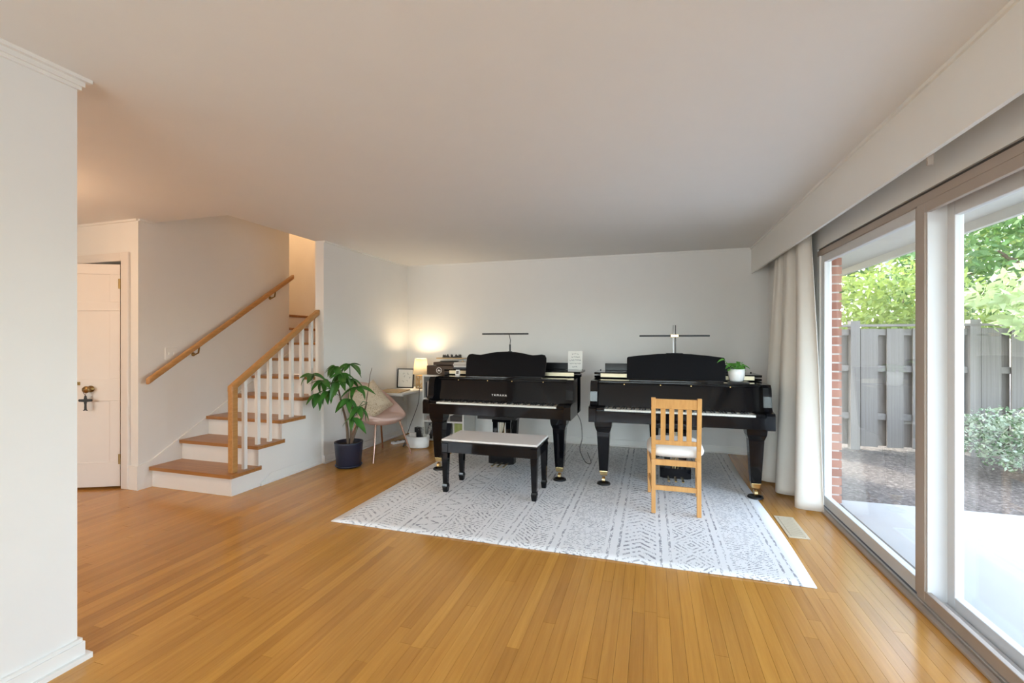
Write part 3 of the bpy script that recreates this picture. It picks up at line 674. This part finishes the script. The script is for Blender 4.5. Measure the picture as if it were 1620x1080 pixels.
cl = [((-.19, -.33, 1.00), (-.4, -1, .2), 5), ((-.13, -.24, .93), (-.5, -1, 0), 6), ((-.05, -.15, 1.07), (-.2, -1, .5), 6), ((.07, -.08, 1.09), (.7, -.8, .6), 6), ((-.08, -.22, .82), (-.3, -1, -.3), 6),
      ((.10, -.12, .94), (.6, -1, 0), 6), ((.0, -.18, .92), (0, -1, 0), 6), ((.18, -.10, .86), (1, -.7, 0), 5), ((.10, -.14, .74), (.5, -1, -.4), 6), ((.20, -.10, .66), (1, -.8, -.4), 5), ((-.17, -.28, .80), (-.5, -1, -.3), 5), ((.15, -.14, .55), (.5, -1, -.6), 5), ((.03, -.16, 1.0), (.2, -1, .2), 6)]
tips = [tr[-1] for tr in trunks]
for c_, d_, n_ in cl:
    cluster(c_, d_, n_, pt)
    b_ = min(tips, key=lambda t_: (Vector(t_) - Vector(c_)).length + (.2 if t_ is tips[2] and c_[0] < .08 else 0))
    mid = (Vector(b_) + Vector(c_)) / 2 + Vector((0, 0, .03))
    MB().tube([(b_[0], b_[1], b_[2] - .01), tuple(mid), c_], .004, 6).build('stalk', 'leaf', pt)
MB().tube([(.16, .08, .68), (.21, .05, .85), (.24, .03, .97), (.27, .02, 1.05)], [.004, .004, .003, .002], 6).build('bare_twig', 'bark', pt)

# ------------------------------------------------------------------ pink tub chair, cushion
pc = tag(empty('tub_chair', (-3.03, 4.60, 0), R(-18)), 'pink upholstered tub chair with thin copper-toned legs by the left wall', 'chair')
def rim(a):   # a=0 is the back (-x)
    return .47 + .36 * ((1 + math.cos(a)) / 2) ** 1.6
def shell(u_, v_):
    a = 2 * PI * u_; r = v_
    R0 = .30 + .02 * math.cos(2 * a)
    rr = R0 * (r ** .75)
    h = .385 + (rim(a) - .385) * r ** 2.6
    lean = -.05 * ((1 + math.cos(a)) / 2) * r ** 3
    return (-rr * math.cos(a) + lean + .01, rr * math.sin(a) * 1.0, h)
MB().grid(shell, 48, 14, closeu=True).build('shell', 'pink', pc, solid=.032, fixn=False)
def seat(u_, v_): q_ = pad(u_, v_, .235, .235, .04); return q_
MB().grid(seat, 32, 10, closeu=True).build('seat_cushion', 'pink', pc, (.03, 0, .455))
for sx, sy in ((1, 1), (1, -1), (-1, 1), (-1, -1)):
    MB().tube([(sx * .17, sy * .17, .40), (sx * .255, sy * .27, .006)], [.013, .009], 10).build('leg', 'copper', pc)
def pillowmat():
    n = NT('floral_linen'); p = n.coord(); a = n.noise(n.scale(p, (14, 14, 14)), 1.0, 4, .7)
    b = n.node('ShaderNodeTexVoronoi', feature='DISTANCE_TO_EDGE'); b.inputs['Scale'].default_value = 48; n.link(p, b.inputs['Vector'])
    lines = n.math('MULTIPLY', n.math('LESS_THAN', b.outputs['Distance'], .045), n.math('GREATER_THAN', a, .48))
    n.set(n.mix(lines, (.66, .55, .40, 1), (.42, .30, .19, 1)), .9); n.bump(n.noise(p, 300, 2), .2, .002); return n.m
M['pillow'] = pillowmat()
def pil(u_, v_):
    a, b = (u_ - .5) * 2, (v_ % 1.0001 - .5) * 2
    k = .19 * (1 - .06 * (a * a + b * b - 2 * a * a * b * b))
    return (a * k, b * k)
def pillow():
    mb_ = MB()
    for s_ in (-1, 1):
        mb_.grid(lambda u_, v_: (*pil(u_, v_), s_ * .055 * (max(0, (1 - ((u_ - .5) * 2) ** 4) * (1 - ((v_ - .5) * 2) ** 4)) ** .5)), 16, 16)
    return mb_
po = pillow().build('throw_pillow', 'pillow'); tag(po, 'cream throw pillow with fine brown pattern on the pink chair', 'pillow')
po.location = (-3.045, 4.49, .655); po.rotation_euler = (Matrix.Rotation(R(-30), 4, 'Z') @ Matrix.Rotation(R(62), 4, 'Y') @ Matrix.Rotation(R(28), 4, 'Z')).to_euler()

# ------------------------------------------------------------------ white table in the corner and things on it
TZ = .68
tb = tag(empty('corner_table', (-3.165, 5.425, 0)), 'slim white wall-hung table in the corner under the lamp', 'table')
MB().box(-.225, .225, -.445, .445, TZ - .025, TZ).build('tabletop', 'white', tb, bevel=.004)
for sy in (-.36, .36): MB().box(-.221, .19, sy - .012, sy + .012, TZ - .045, TZ - .025).box(-.221, -.205, sy - .012, sy + .012, TZ - .20, TZ - .045).build('bracket', 'white', tb)
br = MB().box(-.16, .16, -.17, .17, 0, .012).build('wooden_board', 'tan', loc=(-3.19, 5.19, TZ), rot=(0, 0, R(8)), bevel=.002); tag(br, 'thin tan wooden board lying flat on the white table', 'board')
pf = tag(empty('picture_frame', (-3.262, 5.60, TZ), R(2)), 'black framed sketch standing on the white table', 'picture')
fw, fh = .125, .27
mbf = MB().box(-fw, fw, -.009, .009, 0, .016).box(-fw, fw, -.009, .009, fh - .014, fh).box(-fw, -fw + .014, -.009, .009, .016, fh - .014).box(fw - .014, fw, -.009, .009, .016, fh - .014)
mbf.build('frame', 'black', pf, rot=(R(-6), 0, 0)); MB().box(-fw + .014, fw - .014, -.003, .006, .016, fh - .014).build('print', 'paper', pf, rot=(R(-6), 0, 0))
skm = MB(); r2 = random.Random(3)
for k in range(9):
    x_, z_ = r2.uniform(-.04, .06), r2.uniform(.08, .20); skm.tube([(x_, -.004, z_), (x_ + r2.uniform(-.02, .02), -.004, z_ + r2.uniform(.0, .03)), (x_ + r2.uniform(-.03, .03), -.004, z_ + .02)], .0014, 4)
skm.build('sketch_lines', 'ink', pf, rot=(R(-6), 0, 0))
# table lamp
lp = tag(empty('table_lamp', (-3.035, 5.63, TZ)), 'lit table lamp with white shade on a geometric wooden base', 'lamp')
bs = MB()
for sx in (-.045, .045):
    for sy in (-.045, .045): bs.box(sx - .006, sx + .006, sy - .006, sy + .006, 0, .18)
for z in (0, .168): bs.box(-.051, .051, -.051, .051, z, z + .012)
bs.build('base_frame', 'tan', lp)
xs = MB()
for sy in (-.045, .045): xs.tube([(-.04, sy, .01), (.04, sy, .17)], .005, 6).tube([(.04, sy, .01), (-.04, sy, .17)], .005, 6)
for sx in (-.045, .045): xs.tube([(sx, -.04, .01), (sx, .04, .17)], .005, 6).tube([(sx, .04, .01), (sx, -.04, .17)], .005, 6)
xs.build('cross_braces', 'tan', lp)
MB().tube([(0, 0, .17), (0, 0, .25)], .008, 8).build('socket', 'brass', lp)
def shademat():
    n = NT('lit_shade'); n.set((.9, .86, .76), .8); tr = n.node('ShaderNodeBsdfTranslucent'); tr.inputs[0].default_value = (.96, .90, .78, 1)
    mx = n.node('ShaderNodeMixShader'); mx.inputs[0].default_value = .6; n.link(n.b.outputs[0], mx.inputs[1]); n.link(tr.outputs[0], mx.inputs[2]); n.link(mx.outputs[0], n.out.inputs[0]); return n.m
M['shade'] = shademat()
MB().lathe([(.108, .195), (.078, .41)], seg=28, caps=False).build('shade', 'shade', lp, solid=.002)
MB().lathe([(.001, .24), (.014, .25), (.026, .285), (.022, .315), (.001, .325)], seg=14).build('bulb', emis('bulb_glow', (1.0, .78, .45), 8.0), lp)
bl = light('bulb_light', 'POINT', (0, 0, .36), (0, 0, 0), 9.0, (1.0, .76, .47), shadow_soft_size=.03); bl.parent = lp

# ------------------------------------------------------------------ bookcase with records and what stands on it
bx0, bx1, by0, by1, bh = -2.92, -2.325, 5.46, 5.875, .88
bc = tag(empty('bookcase', ((bx0 + bx1) / 2, (by0 + by1) / 2, 0)), 'low white bookcase half hidden behind the left piano', 'bookcase'); hw, hd_ = (bx1 - bx0) / 2, (by1 - by0) / 2
for s_ in (-1, 1): MB().box(min(s_ * hw, s_ * (hw - .02)), max(s_ * hw, s_ * (hw - .02)), -hd_, hd_, 0, bh - .02).build('side_panel', 'white', bc)
for z in (.03, .275, .575): MB().box(-hw + .02, hw - .02, -hd_ + .005, hd_ - .01, z - .018, z).build('shelf', 'white', bc)
MB().box(-hw, hw, -hd_, hd_, bh - .02, bh).build('top', 'white', bc); MB().box(-hw + .02, hw - .02, hd_ - .01, hd_, .03, bh - .02).build('back_panel', 'white', bc)
rng = random.Random(7)
spc = [(.03, .03, .04), (.07, .07, .08), (.55, .5, .45), (.10, .09, .12), (.30, .22, .2), (.7, .68, .64), (.05, .05, .07), (.35, .40, .12), (.42, .46, .16), (.06, .05, .05), (.45, .2, .18)]
spn = ['black', 'charcoal', 'beige', 'dark violet', 'brown', 'white', 'near-black', 'olive', 'yellow-green', 'dark brown', 'rust red']
for i_, c in enumerate(spc): M['spine%d' % i_] = plain('spine_%s' % spn[i_].replace(' ', '_').replace('-', '_'), c, .55, var=.15, scale=20)
def vol(x_, z_, t_, h_, ci, lean, shelfname, where, k):
    b_ = MB().box(-t_ / 2, t_ / 2, 0, .22, 0, h_).build('record_sleeve' if h_ > .2 else 'book', 'spine%d' % ci, loc=(x_, by0 + .03, z_ + .001 + t_ / 2 * math.sin(lean)), rot=(0, lean, 0))
    tag(b_, '%s %s, %s from the left on the %s' % (spn[ci], 'record sleeve' if h_ > .2 else 'book', ['first', 'second', 'third', 'fourth', 'fifth', 'sixth', 'seventh', 'eighth', 'ninth', 'tenth'][k], where), 'record' if h_ > .2 else 'book', shelfname)
xx = bx0 + .035
for k, (t_, ci) in enumerate(((.02, 0), (.024, 2), (.022, 3), (.03, 10), (.02, 0), (.028, 4))): vol(xx + t_ / 2, .575, t_, .205 + .015 * (k % 3), ci, 0, 'books on the upper shelf', 'upper bookcase shelf', k); xx += t_ + .003
xx = bx0 + .05
for k, (t_, ci) in enumerate(((.03, 6), (.034, 1), (.03, 5), (.034, 9), (.022, 5), (.03, 6))): vol(xx + t_ / 2, .03, t_, .205 + .008 * (k % 2), ci, R(9), 'records on the bottom shelf', 'bottom bookcase shelf', k); xx += t_ + .010
xx = bx1 - .165
for k, (t_, ci) in enumerate(((.02, 5), (.035, 7), (.04, 8), (.03, 7))): vol(xx + t_ / 2, .03, t_, .215, ci, 0, 'records on the bottom shelf', 'bottom bookcase shelf', k + 6); xx += t_ + .003
for k, (x_, ci) in enumerate(((bx0 + .13, 4), (bx1 - .12, 9))):
    b_ = MB().box(-.09, .09, 0, .25, 0, .045 + .02 * k).build('flat_box', 'spine%d' % ci, loc=(x_, by0 + .04, .276)); tag(b_, ['brown flat box lying on the middle bookcase shelf at left', 'dark flat box lying on the middle bookcase shelf at right'][k], 'box')
sp_ = tag(empty('record_player_case', (-2.60, 5.63, bh)), 'dark brown box with round white emblem on the bookcase', 'speaker')
MB().box(-.265, .265, -.15, .15, .004, .125).build('case', 'darkwood', sp_, bevel=.004)
em = MB()
em.lathe([(.034, 0), (.040, 0), (.040, .003), (.034, .003), (.034, 0)], seg=28, caps=False)
em.prism([(-.026, -.012), (.026, -.012), (.012, .010), (.006, .002), (-.004, .016), (-.014, .004)], 2, 0, .003)
em.build('emblem', 'paper', sp_, (-.085, -.152, .062), (R(90), 0, 0))
tt = tag(empty('turntable', (-2.56, 5.64, bh + .126)), 'brown turntable on top of the dark speaker box', 'turntable')
MB().box(-.22, .22, -.14, .14, .008, .045).build('plinth', 'darkwood', tt, bevel=.004)
MB().lathe([(.001, .046), (.125, .046), (.125, .058), (.001, .058)], -.05, 0, 28).build('platter', 'black', tt)
MB().tube([(.15, .08, .05), (.15, .08, .085), (.12, -.09, .07)], .005, 6).build('tonearm', 'steel', tt)
MB().lathe([(.001, .045), (.018, .045), (.018, .065), (.001, .067)], .18, -.08, 12).build('dial', 'brass', tt)
for sx in (-.18, .18):
    for sy in (-.1, .1): MB().lathe([(.015, 0), (.015, .008)], sx, sy, 10).build('foot', 'black', tt)
ws = MB().box(-.20, .20, -.07, .07, 0, .014).build('wall_shelf', 'tan', loc=(-2.665, YB - .07, 1.085)); tag(ws, 'thin floating wooden wall shelf above the turntable', 'shelf')
sk_ = MB().box(-.145, .145, -.012, .012, 0, .008); r3 = random.Random(5); x_ = -.14
while x_ < .12:
    wv, hv = r3.uniform(.008, .022), r3.uniform(.012, .055)
    sk_.prism([(x_, .008), (x_ + wv, .008), (x_ + wv, hv * .7), (x_ + wv / 2, hv), (x_, hv * .7)], 1, -.007, .007); x_ += wv + r3.uniform(0, .008)
so = sk_.build('skyline_figurine', 'black', loc=(-2.655, YB - .075, 1.099)); tag(so, 'black miniature city skyline on the floating shelf', 'figurine')

# things on the left piano
def onp(P, a, b, z): return (P.x + a, P.y + b, z)
r4 = random.Random(2)
for k, (c_, h_) in enumerate(((0, .02), (5, .016), (2, .022), (5, .014))):
    o = MB().box(-.11, .11, -.15, .15, 0, h_).build('music_book', 'spine%d' % c_, loc=onp(P1, -.57 + .01 * k, .70, 1.0155 + [0, .0205, .037, .0595][k]), rot=(0, 0, R(r4.uniform(-6, 6))), bevel=.001)
    tag(o, ['black music book at the bottom of the stack on the left piano', 'white music book second from the bottom of the piano stack', 'beige music book under the top one on the piano stack', 'white music book on top of the stack on the left piano'][k], 'book', 'music books on the left piano')
ds = tag(empty('code_display', onp(P1, -.55, .40, .956), R(-8)), 'tiny white display with grey screen on the left piano', 'display')  # small display for a printed code; the code is left blank grey
MB().hexa([(-.026, -.004, 0), (.026, -.004, 0), (.026, .016, 0), (-.026, .016, 0)], [(-.024, .008, .062), (.024, .008, .062), (.024, .018, .062), (-.024, .018, .062)]).build('housing', 'whitepot', ds, bevel=.003)
MB().hexa([(-.016, -.003, .016), (.016, -.003, .016), (.016, .002, .016), (-.016, .002, .016)], [(-.016, .0035, .05), (.016, .0035, .05), (.016, .009, .05), (-.016, .009, .05)]).build('screen', plain('grey_screen', (.12, .12, .12), .3), ds)
cd = tag(empty('lettered_card', onp(P1, .66, .852, 1.015)), 'white card with handwritten lines leaning on the left piano', 'card')
MB().box(-.079, .079, -.0015, .0015, 0, .205).build('card', 'paper', cd, rot=(R(-5), 0, 0))
hwm = MB(); r5 = random.Random(9)
for ln, (wd, z_) in enumerate(((.035, .172), (.042, .138), (.060, .104), (.060, .068), (.030, .032))):
    x_ = -wd
    while x_ < wd:
        p_ = [(x_ + i * .0045, -.0026, z_ + r5.uniform(-.007, .008)) for i in range(r5.choice([3, 4, 5]))]
        hwm.tube(p_, .0018, 4); x_ = p_[-1][0] + r5.choice([.003, .009])
hwm.build('handwriting', 'ink', cd, rot=(R(-5), 0, 0))

cp = [(-.775, 4.75, .62), (-.70, 4.72, .50), (-.68, 4.70, .33), (-.71, 4.74, .20), (-.66, 4.80, .06), (-.62, 4.95, .016), (-.72, 5.4, .016)]
MB().tube(curve([(a - P1.x, b - P1.y, c) for a, b, c in cp], 8), .0035, 6).build('power_cord', 'black', bpy.data.objects['grand_piano'])
# pothos on the right piano
ph_ = tag(empty('potted_pothos', onp(P2, .53, .40, .957)), 'small green pothos in a white pot on the right piano', 'potted plant')
MB().lathe([(.001, .006), (.050, .006), (.060, .02), (.069, .07), (.071, .118), (.064, .118), (.060, .10), (.001, .098)], seg=28).build('pot', 'whitepot', ph_)
MB().box(-.075, .095, -.075, .075, 0, .005).build('coaster', 'black', ph_); MB().lathe([(.001, .104), (.062, .102)], seg=20).build('soil', 'soil', ph_)
LP = leafmesh(.085, .062, .35, 'leaf', 'leaf2'); r6 = random.Random(21)
for k in range(18):
    az = 2 * PI * k / 18 + r6.uniform(-.2, .2); rad = r6.uniform(.0, .05); up_ = r6.uniform(.10, .175)
    if k == 9: rad, up_, az = .10, .20, PI
    c_ = (rad * math.cos(az), rad * math.sin(az), up_)
    o = bpy.data.objects.new('leaf', LP); C.objects.link(o); o.parent = ph_; o.location = c_
    o.rotation_euler = (Matrix.Rotation(az - PI / 2, 4, 'Z') @ Matrix.Rotation(r6.uniform(-.5, .5), 4, 'X') @ Matrix.Rotation(r6.uniform(-.5, .5), 4, 'Y')).to_euler()
    s_ = r6.uniform(.65, 1.0); o.scale = (s_, s_, s_)
    MB().tube([(c_[0] * .3, c_[1] * .3, .10), c_], .0022, 5).build('stalk', 'leaf2', ph_)

# ------------------------------------------------------------------ bin with books, power strip, cord
bn_ = tag(empty('storage_bin', (-2.80, 5.12, 0)), 'white oval fabric bin on the floor holding books', 'bin')
MB().lathe([(.001, .006), (.125, .006), (.132, .02), (.14, .145), (.133, .145), (.125, .02), (.001, .016)], seg=32, sx=1.1, sy=.8).build('bin_body', 'whitepot', bn_)
for nm, mt, dims, lc, rt, lb in (('book', 'spine2', (.085, .02, .17), (-2.85, 5.08, .02), R(12), 'cream book leaning upright in the white bin'), ('book', 'black', (.10, .06, .225), (-2.80, 5.15, .02), R(-6), 'thick black box standing in the white bin')):
    o = MB().box(-dims[0] / 2, dims[0] / 2, -dims[1] / 2, dims[1] / 2, 0, dims[2]).build(nm, mt, loc=lc, rot=(0, 0, rt), bevel=.003); tag(o, lb, 'book')
fl = MB(); r7 = random.Random(8)
for k in range(26):
    b_ = Vector((r7.uniform(-.02, .02), r7.uniform(-.02, .02), 0)); t_ = Vector((r7.uniform(-.10, .10), r7.uniform(-.06, .06), r7.uniform(.22, .34)))
    fl.tube([tuple(b_), tuple(b_.lerp(t_, .5) + Vector((0, 0, .02))), tuple(t_)], .0012, 4)
flo = tag(empty('dried_sprigs', (-2.70, 5.13, .022)), 'airy white dried sprigs standing in the white bin', 'dried flowers'); fl.build('stems', 'paper', flo)
bl_ = MB()
for k in range(150):
    t_ = Vector((r7.uniform(-.11, .11), r7.uniform(-.07, .07), r7.uniform(.20, .36))); s_ = .004
    bl_.poly([tuple(t_ + Vector(d) * s_) for d in ((1, 0, 0), (-1, 0, 0), (0, 1, 0), (0, -1, 0), (0, 0, 1), (0, 0, -1))], [(0, 2, 4), (2, 1, 4), (1, 3, 4), (3, 0, 4), (2, 0, 5), (1, 2, 5), (3, 1, 5), (0, 3, 5)])
q_ = bl_.build('blossoms', 'paper', flo); q_['kind'] = 'stuff'
ps = tag(empty('power_strip', (-3.12, 5.30, 0), R(62)), 'flat white power strip on the floor under the table', 'power strip')
MB().box(-.16, .16, -.03, .03, 0, .028).build('housing', 'whitepot', ps, bevel=.004)
for k in range(4): MB().box(-.12 + k * .07, -.09 + k * .07, -.014, .014, .028, .030).build('outlet', 'track_gap', ps)
cord = MB().tube(curve([(-3.02, 5.2, .012), (-2.97, 5.05, .010), (-2.98, 5.12, .06), (-2.99, 5.25, .22), (-2.932, 5.36, .5), (-2.932, 5.40, .69), (-2.98, 5.50, .69), (-3.0, 5.57, .687)], 8), .004, 6).build('lamp_cord', 'black'); tag(cord, 'thin black cord running down from table to power strip', 'cord')

# ------------------------------------------------------------------ hall and landing lamps (out of sight)
light('hall_ceiling_light', 'POINT', (-4.15, 1.6, 2.15), (0, 0, 0), 15, (1.0, .64, .38), shadow_soft_size=.12)
light('landing_ceiling_light', 'POINT', (-4.9, 5.0, 3.6), (0, 0, 0), 14, (1.0, .60, .30), shadow_soft_size=.12)

# ------------------------------------------------------------------ outdoors
struct('ground', MB().box(1.46, 30, -12, 34, -.5, -.17), 'dirt', 'dark earth bed strewn with dry leaves', 'ground')
struct('patio', MB().box(1.47, 8, -8, 4.85, -.45, -.12), 'concrete', 'pale concrete patio slab outside the glass door', 'patio')
struct('eave', MB().box(1.40, 2.36, -6, 9, 2.24, 2.30).box(2.33, 2.37, -6, 9, 2.17, 2.42).box(-7, 2.36, -6, 9, 4.5, 4.6), 'soffit', 'pale painted roof eave above the patio', 'eave')
bwk = struct('wall_brick', MB().box(1.402, 1.462, 4.315, 6.6, -.3, 2.24), 'mortar', 'red brick outer wall beside the sliding door', 'brick wall')
bu = MB().box(-.5, .5, -.5, .5, -.5, .5).mesh('brick', 'brick')
for c_ in range(34):
    z_ = -.2 + c_ * .0715
    yy = 4.31
    for k in range(3):
        L_ = (.10 if c_ % 2 and k == 0 else .20)
        o = bpy.data.objects.new('brick', bu); C.objects.link(o); o.parent = bwk
        o.location = (1.435, yy + L_ / 2, z_ + .029); o.scale = (.085, L_, .0585); yy += L_ + .011
# fence
FY = 7.48
fn = tag(empty('garden_fence', (5.0, FY, -.17)), 'grey weathered board fence at the back of the yard', 'fence')
bdm = MB().box(-.5, .5, -.5, .5, 0, 1).mesh('board', 'fence')
x_ = 1.75; k = 0
def fboard(nm, cx, cy, w_, d_, z0, h_):
    o = bpy.data.objects.new(nm, bdm); C.objects.link(o); o.parent = fn; o.location = (cx - 5.0, cy - FY, z0); o.scale = (w_, d_, h_); return o
while x_ < 8.5:
    wv = .195 + .01 * math.sin(k * 2.3)
    if k % 5 == 3: fboard('post', x_ + .055, FY - .02, .11, .11, 0, 1.78)
    else:
        fboard('board', x_ + wv / 2, FY - .045, wv, .02, .05, 1.62)
        fboard('rear_board', x_ + wv + .055, FY + .055, .17, .02, .05, 1.60)
    x_ += .125 if k % 5 == 3 else wv + .105
    k += 1
for z_ in (.42, 1.08, 1.58): fboard('fence_rail', 5.1, FY + .005, 6.9, .055, z_, .085)
fboard('fence_cap', 5.1, FY, 6.9, .15, 1.70, .03)
# trees and shrubs
def leafcloud(n_, blobs, size, seed):
    r_ = random.Random(seed); mb_ = MB(); tot = sum(b[1] ** 2 for b in blobs)
    for c_, rad, sq in [(Vector(b[0]), b[1], b[2]) for b in blobs]:
        for i in range(int(n_ * rad ** 2 / tot)):
            d = Vector((r_.gauss(0, 1), r_.gauss(0, 1), r_.gauss(0, 1))).normalized(); rr = rad * (1 - .55 * r_.random() ** 1.7)
            p = c_ + Vector((d.x * rr, d.y * rr, d.z * rr * sq)) + Vector((r_.uniform(-1, 1), r_.uniform(-1, 1), r_.uniform(-1, 1))) * rad * .12
            a = Vector((r_.gauss(0, 1), r_.gauss(0, 1), r_.gauss(0, .7))).normalized(); b = a.cross(Vector((r_.gauss(0, 1), r_.gauss(0, 1), r_.gauss(0, 1)))).normalized()
            s_ = size * r_.uniform(.6, 1.3)
            o_ = len(mb_.v); mb_.v += [tuple(p - a * s_), tuple(p + b * s_ * .45), tuple(p + a * s_), tuple(p - b * s_ * .45)]; mb_.f.append((o_, o_ + 1, o_ + 2, o_ + 3)); mb_.sm.append(False)
    return mb_
M['fol_y'] = leafmat('foliage_yellow_green', (.12, .20, .035), (.33, .40, .10), .40, .5, 1.5)
M['fol_d'] = leafmat('foliage_deep_green', (.035, .10, .022), (.11, .21, .05), .35, .5, 1.2)
M['fol_p'] = leafmat('foliage_pale', (.25, .36, .13), (.48, .56, .29), .35, .5, 4)
M['fol_s'] = leafmat('shrub_leaf', (.10, .17, .07), (.42, .48, .36), .20, .5, 14)
def tree(nm, label, cat, base, trunk_h, tr, blobs, n_, size, mat, seed):
    e = tag(empty(nm, base), label, cat); B = Vector(base)
    rr = random.Random(seed)
    MB().tube([(0, 0, -.02), (rr.uniform(-.1, .1), rr.uniform(-.1, .1), trunk_h * .5), (rr.uniform(-.2, .2), rr.uniform(-.2, .2), trunk_h)], [tr, tr * .8, tr * .5], 8).build('trunk', 'bark', e)
    for b in blobs[:5]: MB().tube([(0, 0, trunk_h * .6), tuple((Vector((0, 0, trunk_h * .6)) + Vector(b[0])) / 2 + Vector((0, 0, .1))), b[0]], [tr * .45, tr * .3, tr * .12], 6).build('branch', 'bark', e)
    f_ = leafcloud(n_, blobs, size, seed).build('foliage', mat, e, fixn=False); f_['kind'] = 'stuff'
    return e
gz = -.17
tree('flowering_shrub', 'yellow-green sunlit shrub rising behind the fence by the door', 'shrub', (3.6, 8.9, gz), 1.6, .06, [((-.5, 0, 1.9), .8, .9), ((.4, .2, 2.2), .8, .8), ((1.1, .1, 1.8), .7, .9), ((.1, -.2, 1.3), .9, .8)], 6500, .055, 'fol_y', 1)
tree('tall_tree', 'tall deep green tree behind the fence left of the pole', 'tree', (3.3, 15.0, gz), 4.0, .18, [((-.9, 0, 3.6), 1.5, .9), ((.9, .4, 4.6), 1.7, .9), ((-.3, 0, 5.8), 1.5, .8), ((1.0, -.2, 3.4), 1.3, .9)], 8000, .10, 'fol_d', 2)
tree('tall_tree', 'tall leafy tree behind the fence at the right of the yard', 'tree', (7.4, 11.5, gz), 4.0, .2, [((-.8, 0, 3.3), 1.5, .9), ((.6, .3, 4.4), 1.7, .9), ((-.4, -.3, 5.6), 1.5, .8), ((1.8, -.2, 3.0), 1.4, .9), ((-1.6, .3, 2.4), 1.1, .9)], 9000, .09, 'fol_d', 3)
tree('tall_tree', 'distant pale green tree in the far background', 'tree', (8.5, 19, gz), 5.0, .22, [((-2.0, 0, 3.8), 2.3, .9), ((.8, .4, 5.2), 2.6, .9), ((-.5, 0, 7.2), 2.3, .8), ((2.9, -.2, 4.2), 2.2, .9), ((-3.9, 0, 3.2), 1.8, .9)], 8000, .15, 'fol_y', 4)
tree('dogwood_tree', 'broad-leaved small tree with pale sunlit leaves before the fence', 'tree', (4.70, 6.85, gz), 1.9, .05, [((-.55, -.3, 1.72), .42, .45), ((-.05, -.5, 1.62), .45, .4), ((.45, -.2, 1.85), .5, .5), ((-.25, .1, 2.15), .55, .5), ((.3, .0, 2.6), .6, .6), ((-.9, -.2, 2.0), .35, .4)], 1300, .075, 'fol_p', 5)
tree('low_shrub', 'low variegated shrub in front of the fence at right', 'shrub', (4.15, 6.25, gz), .4, .03, [((-.45, 0, .45), .42, .75), ((.2, .1, .48), .5, .75), ((.8, 0, .42), .42, .75)], 5200, .030, 'fol_s', 6)
up = tag(empty('utility_pole', (6.82, 16.5, gz)), 'pale grey utility pole beyond the fence', 'pole'); MB().tube([(0, 0, 0), (0, 0, 5.6)], [.12, .09], 10).build('pole', plain('pole_grey', (.5, .48, .46), .8), up); MB().box(-.7, .7, -.05, .05, 5.0, 5.1).build('crossarm', 'bark', up)
